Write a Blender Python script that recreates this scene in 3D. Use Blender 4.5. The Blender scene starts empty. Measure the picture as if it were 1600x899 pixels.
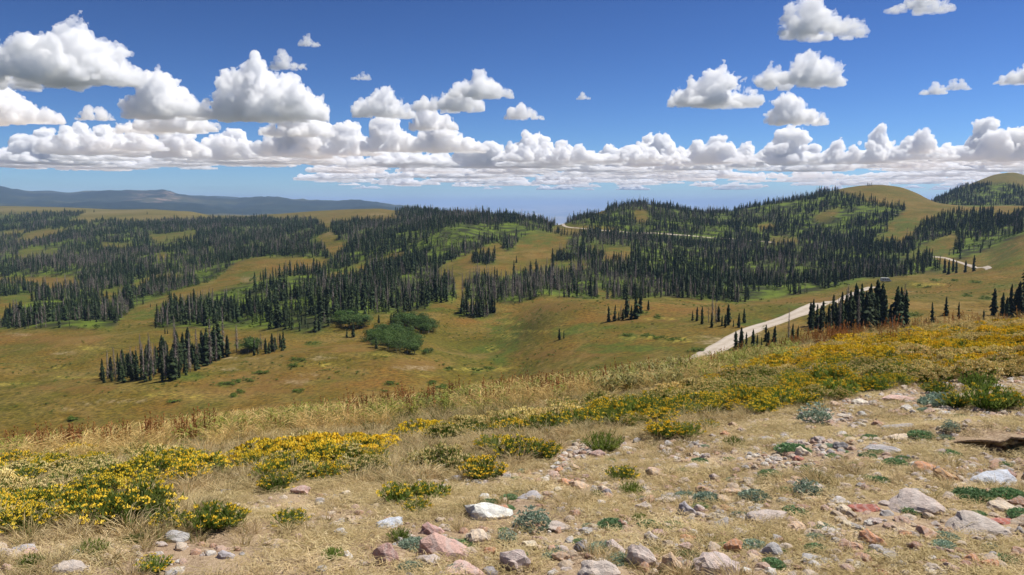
import bpy, bmesh, math, random
import numpy as np
from mathutils import Vector, Matrix
R = math.radians
rng = np.random.default_rng(7)
random.seed(7)
sc = bpy.context.scene
col = sc.collection

# ------------------------------------------------------------------ camera
F = 1600 * 28 / 36          # focal length in photo pixels
HOR = 320.0                 # photo row of the true horizon
PITCH = math.atan((449.5 - HOR) / F)
cam_d = bpy.data.cameras.new('camera')
cam = bpy.data.objects.new('camera', cam_d)
col.objects.link(cam)
cam_d.lens = 28; cam_d.sensor_width = 36
cam_d.clip_start = 0.05; cam_d.clip_end = 300000
cam.location = (0, 0, 0)
cam.rotation_euler = (math.pi / 2 - PITCH, 0, 0)
sc.camera = cam

# ------------------------------------------------------------------ light
SUN_EL, SUN_AZ = 58.0, 68.0     # azimuth clockwise from the view direction (+Y)
sun_dir = Vector((math.sin(R(SUN_AZ)) * math.cos(R(SUN_EL)), math.cos(R(SUN_AZ)) * math.cos(R(SUN_EL)), math.sin(R(SUN_EL))))
sun_l = bpy.data.lights.new('sun', 'SUN')
sun_l.energy = 5.0; sun_l.angle = R(0.5); sun_l.color = (1.0, 0.955, 0.88)
sun = bpy.data.objects.new('sun', sun_l)
sun.rotation_euler = (-sun_dir).to_track_quat('-Z', 'Y').to_euler()
col.objects.link(sun)
world = bpy.data.worlds.new('World'); sc.world = world
world.use_nodes = True
wn = world.node_tree.nodes; wl = world.node_tree.links
wn.clear()
sky = wn.new('ShaderNodeTexSky'); sky.sky_type = 'NISHITA'; sky.sun_disc = False
sky.sun_elevation = R(SUN_EL); sky.sun_rotation = R(SUN_AZ)
sky.altitude = 3100; sky.air_density = 1.0; sky.dust_density = 0.7; sky.ozone_density = 5.0
bg = wn.new('ShaderNodeBackground'); bg.inputs['Strength'].default_value = 0.086
wo = wn.new('ShaderNodeOutputWorld')
pre = wn.new('ShaderNodeMix'); pre.data_type = 'RGBA'; pre.blend_type = 'MULTIPLY'; pre.inputs[0].default_value = 1; pre.inputs[7].default_value = (.44, .44, .44, 1)
gam = wn.new('ShaderNodeGamma'); gam.inputs[1].default_value = 1.7      # deep, clear high-altitude blue
wl.new(sky.outputs[0], pre.inputs[6]); wl.new(pre.outputs[2], gam.inputs[0]); wl.new(gam.outputs[0], bg.inputs[0]); wl.new(bg.outputs[0], wo.inputs[0])
sc.view_settings.view_transform = 'Standard'; sc.view_settings.look = 'None'
sc.view_settings.exposure = 0.36; sc.view_settings.gamma = 1.0
sc.cycles.volume_bounces = 20
sc.cycles.max_bounces = 20
sc.cycles.diffuse_bounces = 3
sc.cycles.glossy_bounces = 2
sc.cycles.transparent_max_bounces = 20
sc.cycles.use_denoising = True

# ------------------------------------------------------------------ noise
def _hash(ix, iy, seed):
    h = (ix.astype(np.int64) * 374761393 + iy.astype(np.int64) * 668265263 + seed * 974634777) & 0xffffffff
    h = ((h ^ (h >> 13)) * 1274126177) & 0xffffffff
    h = (h ^ (h >> 16)) & 0xffff
    return h / 65535.0
def noise2(x, y, seed=0):
    x = np.asarray(x, float); y = np.asarray(y, float)
    ix = np.floor(x); iy = np.floor(y)
    fx = x - ix; fy = y - iy
    fx = fx * fx * fx * (fx * (fx * 6 - 15) + 10); fy = fy * fy * fy * (fy * (fy * 6 - 15) + 10)
    a = _hash(ix, iy, seed); b = _hash(ix + 1, iy, seed); c = _hash(ix, iy + 1, seed); d = _hash(ix + 1, iy + 1, seed)
    return (a + (b - a) * fx) * (1 - fy) + (c + (d - c) * fx) * fy - 0.5
def fbm(x, y, seed=0, octv=4, gain=0.5):
    s = 0; a = 1.0
    for o in range(octv):
        s = s + a * noise2(x * 2 ** o + 17.3 * o, y * 2 ** o - 9.1 * o, seed + o)
        a *= gain
    return s
def sstep(a, b, v):
    t = np.clip((v - a) / (b - a), 0, 1)
    return t * t * (3 - 2 * t)

# ------------------------------------------------------------------ projection between photo pixels and the place
cT, sT = math.cos(PITCH), math.sin(PITCH)
def tan_of_row(py):             # height over forward depth of the sight line through photo row py
    return np.tan(np.arctan((449.5 - np.asarray(py, float)) / F) - PITCH)
def project(x, y, z):
    zc = y * cT - z * sT; yc = y * sT + z * cT
    zc = np.where(zc < 1e-3, 1e-3, zc)
    return 800 + F * x / zc, 449.5 - F * yc / zc
def ray(px, py):
    a = (px - 800) / F; b = (449.5 - py) / F
    return np.array([a, cT + b * sT, -sT + b * cT])

# ------------------------------------------------------------------ terrain: sight-line profile by column
def pl(*p):                     # polyline over photo columns
    xs = [q[0] for q in p]; ys = [q[1] for q in p]
    return lambda px: np.interp(px, xs, ys)
brow_d = pl((-800, 12), (0, 14), (400, 15), (800, 17), (1200, 20), (1600, 24), (2400, 26))
brow_y = pl((-800, 800), (0, 712), (100, 702), (200, 690), (300, 676), (400, 668), (500, 655), (600, 642), (700, 630), (800, 617), (900, 604), (1000, 590),
            (1100, 576), (1200, 556), (1300, 533), (1400, 521), (1500, 512), (1600, 505), (2400, 460))
first_d = pl((-800, 170), (0, 180), (400, 175), (800, 165), (1100, 160), (1250, 175), (1400, 205), (1600, 230), (2400, 250))
first_y = pl((-800, 770), (0, 705), (200, 684), (400, 664), (600, 640), (800, 616), (1000, 592), (1100, 576), (1200, 560), (1300, 540), (1400, 526), (1500, 514), (1600, 503), (2400, 440))
mid_d = pl((-800, 250), (0, 255), (300, 255), (600, 260), (900, 255), (1100, 250), (1250, 270), (1400, 310), (1500, 330), (1600, 340), (2400, 370))
mid_y = pl((-800, 610), (0, 602), (200, 598), (340, 588), (450, 575), (600, 560), (700, 565), (800, 556), (900, 535), (1000, 520), (1100, 512), (1200, 502), (1300, 487), (1400, 472), (1500, 463), (1600, 455), (2400, 400))
m2_d = pl((-800, 330), (0, 330), (400, 315), (700, 350), (1000, 330), (1200, 350), (1400, 430), (1600, 470), (2400, 500))
m2_y = pl((-800, 550), (0, 548), (200, 545), (330, 548), (420, 536), (500, 527), (570, 522), (700, 520), (780, 510), (860, 492), (950, 493), (1050, 490), (1150, 488), (1250, 474), (1350, 456), (1400, 450), (1500, 438), (1600, 415), (2400, 330))
l1_d = pl((-800, 410), (0, 410), (350, 400), (450, 360), (560, 370), (640, 440), (760, 420), (850, 430), (1000, 430), (1150, 440), (1250, 455), (1350, 500), (1400, 540), (1500, 600), (1600, 620), (2400, 650))
l1_y = pl((-800, 515), (0, 510), (50, 507), (110, 511), (200, 513), (300, 507), (370, 513), (440, 511), (500, 506), (560, 500), (610, 492), (660, 475), (700, 472), (760, 482), (800, 474), (850, 462), (900, 467), (950, 473), (1000, 467),
          (1050, 466), (1100, 470), (1160, 476), (1220, 472), (1300, 458), (1350, 445), (1400, 436), (1450, 430), (1500, 418), (1550, 405), (1600, 372), (1700, 350), (2400, 280))
f1_d = pl((-800, 600), (0, 560), (400, 520), (650, 540), (800, 540), (1300, 570), (1400, 640), (1500, 720), (1600, 760), (2400, 800))
f1_y = pl((-800, 478), (0, 476), (100, 474), (200, 468), (300, 462), (400, 452), (500, 446), (600, 442), (700, 440), (800, 444), (900, 444), (1000, 440), (1100, 442), (1200, 442), (1300, 434), (1350, 428), (1400, 415), (1450, 408), (1500, 392), (1550, 380), (1600, 358), (2400, 270))
f2_d = pl((-800, 900), (0, 820), (400, 760), (600, 700), (800, 700), (1000, 700), (1300, 740), (1500, 850), (1600, 900), (2400, 950))
f2_y = pl((-800, 436), (0, 436), (200, 430), (330, 424), (440, 410), (560, 410), (640, 402), (760, 396), (860, 400), (950, 398), (1100, 402), (1200, 400), (1300, 396), (1400, 382), (1500, 362), (1600, 344), (2400, 265))
f3_d = pl((-800, 1300), (0, 1250), (400, 1100), (560, 950), (700, 820), (850, 850), (950, 930), (1000, 900), (1200, 950), (1300, 1000), (1400, 1000), (1500, 1050), (1600, 1080), (2400, 1100))
f3_y = pl((-800, 392), (0, 388), (100, 388), (200, 384), (300, 380), (400, 374), (500, 368), (560, 366), (640, 366), (740, 356), (800, 360), (860, 364), (900, 358), (960, 362), (1000, 368), (1100, 374), (1200, 376), (1300, 362), (1350, 352), (1400, 342), (1450, 334), (1500, 328), (1600, 328), (2400, 255))
f4_d = pl((-800, 1900), (0, 1800), (300, 1600), (450, 1500), (560, 1300), (700, 930), (850, 900), (950, 1010), (1000, 1040), (1200, 1120), (1400, 1180), (1500, 1130), (1600, 1160), (2400, 1180))
f4_y = pl((-800, 350), (0, 350), (100, 346), (200, 346), (300, 348), (400, 350), (480, 346), (560, 344), (640, 346), (740, 346), (800, 348), (860, 360), (900, 352), (950, 346), (1000, 340), (1100, 345), (1200, 338), (1300, 318), (1360, 308), (1400, 314), (1450, 320), (1500, 322), (1600, 324), (2400, 252))
cr_d = pl((-800, 3000), (0, 2900), (200, 2500), (400, 2100), (560, 1800), (640, 1500), (740, 1040), (830, 960), (870, 960), (920, 1100), (1000, 1160), (1100, 1220), (1200, 1250), (1300, 1330), (1400, 1330), (1470, 1230), (1600, 1240), (2400, 1250))
cr_y = pl((-800, 324), (0, 322), (100, 324), (180, 328), (240, 327), (300, 331), (330, 338), (400, 337), (470, 332), (540, 327), (600, 325), (650, 329), (700, 338), (740, 334), (780, 338), (830, 341), (850, 348), (872, 354), (900, 346), (930, 333), (960, 325),
          (1000, 319), (1050, 323), (1100, 330), (1150, 327), (1200, 316), (1250, 306), (1300, 296), (1340, 290), (1370, 288), (1400, 291), (1430, 301), (1460, 315), (1500, 319), (1600, 322), (2400, 250))
bk_d = pl((-800, 3900), (400, 3000), (640, 2300), (800, 1500), (1200, 1500), (1460, 1420), (1600, 1430), (2400, 1500))
bk_y = pl((-800, 332), (0, 333), (400, 344), (640, 345), (860, 372), (1000, 350), (1300, 330), (1430, 322), (1470, 326), (1600, 330), (2400, 300))
pk_d = pl((-800, 5200), (400, 4300), (640, 3200), (900, 2600), (1300, 2000), (1450, 1850), (1600, 1900), (2400, 2100))
pk_y = pl((-800, 326), (0, 327), (400, 341), (640, 343), (860, 376), (1000, 352), (1300, 332), (1440, 322), (1465, 309), (1490, 296), (1520, 284), (1545, 273), (1577, 268), (1600, 276), (1700, 290), (2400, 280))
fr_d = pl((-800, 6200), (400, 5600), (900, 4200), (1600, 3600), (2400, 3800))
fr_y = pl((-800, 318), (0, 322), (100, 324), (200, 326), (300, 329), (400, 335), (540, 336), (640, 336), (700, 344), (860, 374), (1600, 360), (2400, 360))
mn_d = pl((-800, 8000), (0, 8600), (300, 9000), (640, 9500), (1000, 9500), (2400, 9500))
mn_y = pl((-800, 300), (-100, 300), (0, 289), (20, 295), (40, 299), (80, 297), (110, 300), (170, 297), (260, 298), (280, 304), (320, 309), (370, 312), (400, 309), (425, 308), (460, 312), (520, 315), (560, 313), (600, 318), (640, 323), (680, 329), (720, 338), (860, 370), (2400, 372))
df_d = pl((-800, 14000), (2400, 14000))
df_y = pl((-800, 330), (0, 322), (270, 312), (300, 306), (360, 308), (420, 314), (560, 322), (700, 338), (860, 362), (2400, 362))
KEYS = [(first_d, first_y), (mid_d, mid_y), (m2_d, m2_y), (l1_d, l1_y), (f1_d, f1_y), (f2_d, f2_y), (f3_d, f3_y), (f4_d, f4_y), (cr_d, cr_y), (bk_d, bk_y), (pk_d, pk_y),
        (fr_d, fr_y), (mn_d, mn_y), (df_d, df_y)]

NU_IN, NU_OUT = 620, 90
phi = np.concatenate([np.linspace(R(-72), R(-35.2), NU_OUT, endpoint=False), np.linspace(R(-35.2), R(35.2), NU_IN, endpoint=False), np.linspace(R(35.2), R(72), NU_OUT)])
rr = np.concatenate([np.geomspace(0.9, 28, 300, endpoint=False), np.geomspace(28, 150, 60, endpoint=False), np.geomspace(150, 2200, 300, endpoint=False),
                     np.geomspace(2200, 16000, 110, endpoint=False), np.geomspace(16000, 75000, 36)])
lrr = np.log(rr)

def pchip(xk, yk, xq):
    h = np.diff(xk); d = np.diff(yk) / h
    m = np.zeros_like(yk)
    m[0] = d[0]; m[-1] = d[-1]
    for i in range(1, len(xk) - 1):
        if d[i - 1] * d[i] > 0:
            w1 = 2 * h[i] + h[i - 1]; w2 = h[i] + 2 * h[i - 1]
            m[i] = (w1 + w2) / (w1 / d[i - 1] + w2 / d[i])
    i = np.clip(np.searchsorted(xk, xq) - 1, 0, len(h) - 1)
    t = (xq - xk[i]) / h[i]
    return ((1 + 2 * t) * (1 - t) ** 2) * yk[i] + t * (1 - t) ** 2 * h[i] * m[i] + t * t * (3 - 2 * t) * yk[i + 1] + t * t * (t - 1) * h[i] * m[i + 1]

def smooth_cols(a, w):
    k = np.hanning(2 * w + 3)[1:-1]; k /= k.sum()
    p = np.pad(a, (w, w), mode='edge')
    return np.convolve(p, k, mode='valid')

def build_heights():
    px = 800 + F * np.tan(phi)
    pxc = np.clip(px, -800, 2400)
    D = [np.full(len(phi), 0.9), np.full(len(phi), 3.3)]
    zb = tan_of_row(brow_y(pxc)) * brow_d(pxc)
    z33 = tan_of_row(np.full(len(phi), 899.0)) * 3.3
    T = [np.full(len(phi), -1.58 / 0.9), z33 / 3.3]
    bd = smooth_cols(brow_d(pxc), 25); bt = smooth_cols(tan_of_row(brow_y(pxc)), 12)
    zb = bt * bd
    for fr in (0.3, 0.65):
        d = 3.3 + (bd - 3.3) * fr
        z = z33 + (zb - z33) * fr + 0.30 * fr * (1 - fr) * (bd / 15)
        D.append(d); T.append(z / d)
    D.append(bd); T.append(bt)
    ft = tan_of_row(first_y(pxc))
    D.append(bd * 1.7); T.append(bt - 0.035)
    D.append(bd * 3.0); T.append(np.minimum(bt, ft) - 0.06)
    D.append(first_d(pxc) * 0.66); T.append(ft - 0.03)
    for kd, ky in KEYS:
        w = 5 if ky in (mn_y, cr_y, pk_y, l1_y) else 10
        D.append(smooth_cols(kd(pxc), 12)); T.append(smooth_cols(tan_of_row(ky(pxc)), w))
    one = np.ones(len(phi))
    for d, z in ((20000, -590), (34000, -560), (48000, -330), (66000, -40), (75000, -60)):
        D.append(d * one); T.append(z / d * one)
    D = np.array(D); T = np.array(T)
    Z = np.zeros((len(rr), len(phi)))
    c = np.cos(phi)
    for j in range(len(phi)):
        y = rr * max(c[j], 0.35)
        y = np.minimum(y, 74999)
        t = pchip(np.log(D[:, j]), T[:, j], np.log(np.maximum(y, 0.9)))
        Z[:, j] = t * y
    X = rr[:, None] * np.sin(phi)[None]; Y = rr[:, None] * c[None]
    r = rr[:, None] * np.ones((1, len(phi)))
    # small relief
    Z += 0.05 * fbm(X / 1.1, Y / 1.1, 3, 3) * sstep(1.5, 4, r) * (1 - sstep(30, 60, r))
    Z += 0.022 * fbm(X / 0.22, Y / 0.22, 4, 3, .6) * (1 - sstep(10, 20, r))
    # ripples and gullies of the far land keep to a small visual angle
    a1 = sstep(150, 350, r) * (1 - sstep(900, 2500, r))
    Z += (2.2 * fbm(X / 60, Y / 60, 11, 4) + 7.5 * fbm(X / 100, Y / 100, 12, 2)) * a1
    gx = np.interp(Y, [180, 205, 245, 300, 385, 440], [-2, -9, -4, -9, 0, 26])
    Z -= 4.5 * np.exp(-((X - gx) / (9 + .03 * Y)) ** 2) * sstep(170, 215, Y) * (1 - sstep(400, 450, Y))
    for kx, ky, kh, kw in ((-168, 330, 4.5, 42), (-62, 262, 4.0, 26), (42, 322, 4.0, 30), (-112, 236, 2.5, 24), (88, 300, 2.5, 24)):
        Z += kh * np.exp(-((X - kx) ** 2 + ((Y - ky) / 1.0) ** 2) / kw ** 2)
    Z += 9.0 * fbm(X / 330, Y / 330, 13, 3) * sstep(600, 1300, r) * (1 - sstep(2300, 3200, r)) * 0.6
    rid = 1 - 2 * np.abs(fbm(X / 1500, Y / 1500, 21, 4))
    Z += 90 * (rid - 0.75) * sstep(4200, 7000, r) * (1 - sstep(14000, 16000, r)) * 0.6
    Z += 26 * (1 - 2 * np.abs(fbm(X / 420, Y / 420, 23, 4)) - .75) * sstep(4200, 6000, r) * (1 - sstep(9500, 12000, r))
    Z += 120 * fbm(X / 5000, Y / 7000, 25, 4) * sstep(16000, 24000, r) * (1 - sstep(52000, 62000, r))
    Z += 60 * fbm(X / 6000, Y / 9000, 27, 3) * sstep(50000, 60000, r)
    return X, Y, Z
GX, GY, GZ = build_heights()

# burrow dug into the slope at the right edge of the frame
def grid_z(x, y, Zs=None):
    Zs = GZ if Zs is None else Zs
    x = np.asarray(x, float); y = np.asarray(y, float)
    p = np.arctan2(x, y); l = np.log(np.maximum(np.hypot(x, y), rr[0]))
    j = np.clip(np.searchsorted(phi, p) - 1, 0, len(phi) - 2)
    i = np.clip(np.searchsorted(lrr, l) - 1, 0, len(rr) - 2)
    u = np.clip((p - phi[j]) / (phi[j + 1] - phi[j]), 0, 1); v = np.clip((l - lrr[i]) / (lrr[i + 1] - lrr[i]), 0, 1)
    return (Zs[i, j] * (1 - u) + Zs[i, j + 1] * u) * (1 - v) + (Zs[i + 1, j] * (1 - u) + Zs[i + 1, j + 1] * u) * v
MARCH = np.geomspace(1.2, 60000, 5000)
def hit(px, py, dmin=0.0):      # first ground point on the sight line through a photo pixel
    d = ray(px, py)
    t = MARCH[MARCH > dmin] / d[1]
    z = grid_z(d[0] * t, d[1] * t)
    b = d[2] * t < z
    if not b.any():
        return None
    k = int(np.argmax(b))
    t1 = t[k]; t0 = t[max(k - 1, 0)]
    for _ in range(12):
        tm = (t0 + t1) / 2
        if d[2] * tm < float(grid_z(d[0] * tm, d[1] * tm)): t1 = tm
        else: t0 = tm
    return np.array([d[0] * t1, d[1] * t1, float(grid_z(d[0] * t1, d[1] * t1))])
BUR = hit(1572, 697)
_dx = GX - BUR[0]; _dy = GY - BUR[1]
_w = np.exp(-((_dx / 0.26) ** 2 + (_dy / 0.26) ** 2) ** 3)
GZ -= 0.34 * _w
_w2 = np.exp(-((_dx / 0.40) ** 2 + ((_dy - 0.42) / 0.20) ** 2))
GZ += 0.11 * _w2

# ------------------------------------------------------------------ masks by photo outline, laid on the land
PYY, PXX = np.mgrid[0:900, 0:1600]
def poly_mask(polys):
    m = np.zeros((900, 1600), bool)
    for P in polys:
        P = np.array(P, float)
        x0, x1 = int(max(P[:, 0].min(), 0)), int(min(P[:, 0].max() + 1, 1600))
        y0, y1 = int(max(P[:, 1].min(), 0)), int(min(P[:, 1].max() + 1, 900))
        if x1 <= x0 or y1 <= y0: continue
        X = PXX[y0:y1, x0:x1] + .5; Y = PYY[y0:y1, x0:x1] + .5
        ins = np.zeros(X.shape, bool)
        n = len(P)
        for i in range(n):
            xa, ya = P[i]; xb, yb = P[(i + 1) % n]
            if ya == yb: continue
            c = ((ya > Y) != (yb > Y)) & (X < (xb - xa) * (Y - ya) / (yb - ya) + xa)
            ins ^= c
        m[y0:y1, x0:x1] |= ins
    return m
def blur(a, n):
    a = a.astype(float)
    k = np.ones(2 * n + 1) / (2 * n + 1)
    for _ in range(2):
        a = np.apply_along_axis(lambda v: np.convolve(np.pad(v, n, mode='edge'), k, 'valid'), 0, a)
        a = np.apply_along_axis(lambda v: np.convolve(np.pad(v, n, mode='edge'), k, 'valid'), 1, a)
    return a
def sample(mask, px, py):
    return mask[np.clip(py.astype(int), 0, 899), np.clip(px.astype(int), 0, 1599)]

# ------------------------------------------------------------------ node helpers
class NT:
    def __init__(s, mat):
        s.t = mat.node_tree; s.n = s.t.nodes; s.l = s.t.links
    def new(s, kind, **kw):
        n = s.n.new('ShaderNode' + kind)
        for k, v in kw.items(): setattr(n, k, v)
        return n
    def link(s, a, b): s.l.new(a, b)
    def val(s, sock, v):
        if hasattr(v, 'is_output') or hasattr(v, 'links'): s.l.new(v, sock)
        else: sock.default_value = v
    def coord(s, what='Object'):
        return s.new('TexCoord').outputs[what]
    def pos(s):
        return s.new('NewGeometry').outputs['Position']
    def noise(s, scale, vec=None, detail=4, rough=0.55, dist=0.0):
        n = s.new('TexNoise'); n.inputs['Scale'].default_value = scale; n.inputs['Detail'].default_value = detail
        n.inputs['Roughness'].default_value = rough; n.inputs['Distortion'].default_value = dist
        if vec is not None: s.link(vec, n.inputs['Vector'])
        return n.outputs['Fac']
    def ramp(s, fac, stops, interp='LINEAR'):
        r = s.new('ValToRGB'); r.color_ramp.interpolation = interp
        e = r.color_ramp.elements
        while len(e) > 1: e.remove(e[-1])
        e[0].position = stops[0][0]; c = stops[0][1]; e[0].color = (*c, 1) if len(c) == 3 else c
        for p, c in stops[1:]:
            q = e.new(p); q.color = (*c, 1) if len(c) == 3 else c
        s.link(fac, r.inputs[0]); return r.outputs[0]
    def fr(s, fac, a, b):      # map a..b to 0..1
        m = s.new('MapRange'); s.link(fac, m.inputs['Value']); m.inputs['From Min'].default_value = a; m.inputs['From Max'].default_value = b
        return m.outputs[0]
    def mix(s, fac, a, b, mode='MIX'):
        m = s.new('Mix', data_type='RGBA', blend_type=mode)
        s.val(m.inputs[0], fac)
        for i, v in ((6, a), (7, b)):
            if isinstance(v, tuple): m.inputs[i].default_value = (*v, 1) if len(v) == 3 else v
            else: s.link(v, m.inputs[i])
        return m.outputs[2]
    def math(s, op, a, b=0.0):
        m = s.new('Math', operation=op); s.val(m.inputs[0], a); s.val(m.inputs[1], b); return m.outputs[0]
    def attr(s, name):
        a = s.new('Attribute'); a.attribute_name = name; return a.outputs['Fac']
    def attrc(s, name):
        a = s.new('Attribute'); a.attribute_name = name; return a.outputs['Color']
    def mapping(s, vec, scale):
        m = s.new('Mapping'); m.inputs['Scale'].default_value = scale; s.link(vec, m.inputs[0]); return m.outputs[0]
def new_mat(name, rough=0.9, spec=0.2):
    m = bpy.data.materials.new(name); m.use_nodes = True
    b = m.node_tree.nodes['Principled BSDF']
    b.inputs['Roughness'].default_value = rough
    b.inputs['Specular IOR Level'].default_value = spec
    return m, NT(m), b
def bump(nt, b, h, strength=0.5, dist=0.02):
    n = nt.new('Bump'); n.inputs['Strength'].default_value = strength; n.inputs['Distance'].default_value = dist
    nt.link(h, n.inputs['Height']); nt.link(n.outputs[0], b.inputs['Normal'])

def mesh_from(name, verts, faces, mat=None, smooth=False, parent=None, loop_total=None):
    """faces: (n,3) or (n,4) array or list"""
    me = bpy.data.meshes.new(name)
    verts = np.asarray(verts, np.float32)
    if isinstance(faces, np.ndarray):
        n, k = faces.shape
        me.vertices.add(len(verts)); me.vertices.foreach_set('co', verts.ravel())
        me.loops.add(n * k); me.loops.foreach_set('vertex_index', faces.astype(np.int32).ravel())
        me.polygons.add(n); me.polygons.foreach_set('loop_start', np.arange(0, n * k, k, dtype=np.int32))
        try: me.polygons.foreach_set('loop_total', np.full(n, k, np.int32))
        except Exception: pass
        me.update(calc_edges=True)
    else:
        me.from_pydata([tuple(v) for v in verts], [], faces)
    me.polygons.foreach_set('use_smooth', np.full(len(me.polygons), bool(smooth)))
    if mat is not None: me.materials.append(mat)
    return me
def link(name, data, parent=None, loc=None):
    o = bpy.data.objects.new(name, data); col.objects.link(o)
    if parent is not None: o.parent = parent
    if loc is not None: o.location = loc
    return o
def tag(o, label=None, cat=None, group=None, kind=None):
    if label: o['label'] = label
    if cat: o['category'] = cat
    if group: o['group'] = group
    if kind: o['kind'] = kind
    return o
# ------------------------------------------------------------------ forest and meadow outlines (photo pixels)
FOREST_OUT = [[(-400, 326), (0, 326), (150, 326), (330, 334), (500, 330), (620, 322), (700, 322), (860, 340), (930, 320), (1000, 300), (1200, 300), (1290, 290), (1300, 296), (1320, 303), (1360, 316),
               (1395, 323), (1410, 318), (1416, 328), (1400, 342), (1385, 352), (1387, 362), (1370, 370), (1357, 376), (1375, 381), (1400, 384), (1425, 372), (1440, 350), (1460, 340), (1482, 330), (1500, 334), (1530, 331), (1552, 330),
               (1553, 338), (1572, 338), (1600, 334), (1700, 330), (1700, 345), (1600, 368), (1550, 390), (1500, 408), (1480, 402), (1475, 412), (1470, 424), (1400, 433), (1350, 438), (1330, 446), (1250, 462),
               (1150, 474), (1100, 470), (1040, 465), (950, 470), (900, 466), (850, 462), (830, 470), (800, 475), (765, 474), (725, 470), (735, 447), (715, 455), (713, 470), (700, 472), (672, 474), (672, 484), (640, 488), (560, 492), (520, 505), (500, 520), (470, 520), (455, 516), (400, 514), (-400, 514)]]
MEADOWS = [
 [(-400, 300), (-400, 338), (0, 336), (55, 334), (115, 332), (132, 332), (120, 340), (100, 350), (105, 357), (140, 352), (150, 345), (225, 346), (300, 342), (400, 342), (440, 343), (480, 342), (495, 345), (505, 355), (515, 362), (495, 370), (485, 375), (500, 385), (508, 390), (515, 402), (535, 395), (543, 382), (530, 372),
  (515, 360), (520, 347), (540, 350), (560, 346), (600, 345), (630, 340), (615, 335), (640, 328), (640, 300)],
 [(20, 378), (50, 362), (95, 354), (110, 357), (100, 364), (60, 376)],
 [(0, 364), (25, 360), (45, 359), (40, 364), (10, 370)],
 [(18, 405), (36, 390), (90, 391), (90, 399), (60, 403), (35, 405)],
 [(152, 386), (165, 379), (205, 381), (208, 389), (180, 390)],
 [(230, 374), (235, 366), (260, 366), (305, 360), (310, 366), (300, 374), (270, 377), (245, 378)],
 [(-100, 437), (40, 433), (120, 433), (127, 442), (90, 453), (80, 457), (60, 447), (30, 440), (-100, 449)],
 [(-100, 480), (30, 460), (55, 458), (55, 470), (25, 480), (5, 506), (-100, 506)],
 [(155, 462), (165, 452), (200, 448), (215, 440), (240, 431), (270, 427), (287, 430), (265, 437), (235, 441), (225, 450), (190, 457), (175, 469), (160, 469)],
 [(244, 405), (250, 393), (264, 395), (261, 405)],
 [(175, 514), (200, 490), (212, 480), (255, 465), (270, 455), (330, 440), (345, 430), (375, 408), (400, 402), (440, 403), (510, 404), (512, 416), (490, 424), (440, 430), (395, 440), (330, 458), (290, 472), (262, 484), (247, 502), (243, 514)],
 [(496, 438), (515, 428), (560, 412), (600, 403), (612, 396), (636, 394), (630, 409), (600, 414), (560, 427), (520, 438)],
 [(684, 436), (688, 416), (715, 405), (745, 393), (765, 383), (783, 378), (785, 392), (800, 395), (808, 380), (830, 364), (865, 366), (888, 371), (882, 395), (866, 400), (862, 410), (875, 420), (850, 430), (812, 422), (790, 436), (760, 432), (740, 425), (735, 440), (715, 456), (708, 437)],
 [(920, 394), (925, 383), (988, 387), (982, 405), (940, 409), (945, 398)],
 [(862, 415), (866, 409), (915, 410), (916, 421), (870, 426)],
 [(988, 336), (992, 328), (1013, 330), (1012, 346), (995, 347)],
 [(915, 340), (920, 326), (946, 328), (944, 337)],
 [(930, 457), (934, 453), (962, 458), (956, 468), (935, 466)],
 [(1272, 342), (1280, 334), (1300, 328), (1313, 326), (1302, 342), (1285, 347)],
 [(1200, 382), (1203, 371), (1245, 371), (1248, 381)],
 [(1410, 402), (1440, 385), (1475, 370), (1492, 365), (1497, 373), (1487, 392), (1478, 402), (1478, 420), (1460, 402), (1445, 400), (1430, 408)],
 [(860, 362), (870, 350), (905, 352), (960, 357), (975, 364), (935, 362), (900, 368)],
 [(1330, 300), (1300, 296), (1340, 283), (1420, 283), (1470, 310), (1600, 312), (1600, 326), (1420, 326)],
 [(1180, 352), (1205, 348), (1215, 356), (1190, 360)],
]
WOOD_BLOBS = [[(735, 411), (742, 400), (770, 398), (776, 411), (760, 414)], [(714, 492), (720, 480), (770, 478), (776, 494), (750, 500)],
              [(720, 470), (733, 446), (760, 440), (800, 440), (850, 440), (850, 462), (812, 474), (760, 474)],
              [(528, 378), (530, 362), (546, 352), (548, 376)], [(76, 360), (140, 352), (140, 352), (132, 346), (90, 352)]]
PEAK_WOOD = [[(1400, 345), (1452, 318), (1480, 304), (1510, 290), (1540, 288), (1570, 286), (1600, 292), (1800, 300), (1800, 345)]]
forest_m = poly_mask(FOREST_OUT) & ~poly_mask(MEADOWS) | poly_mask(WOOD_BLOBS)
peak_m = poly_mask(PEAK_WOOD)
Rr = np.hypot(GX, GY)
gpx, gpy = project(GX, GY, GZ)
inmid = (Rr > 300) & (Rr < 3300)
bark = (Rr > 1420) & (gpx > 1380)
soft = blur(forest_m, 3)
forest_w = np.where(inmid & ~bark, sample(soft, gpx, gpy), 0) + np.where(bark & (Rr < 2600), sample(blur(peak_m, 2), gpx, gpy), 0)
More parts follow.
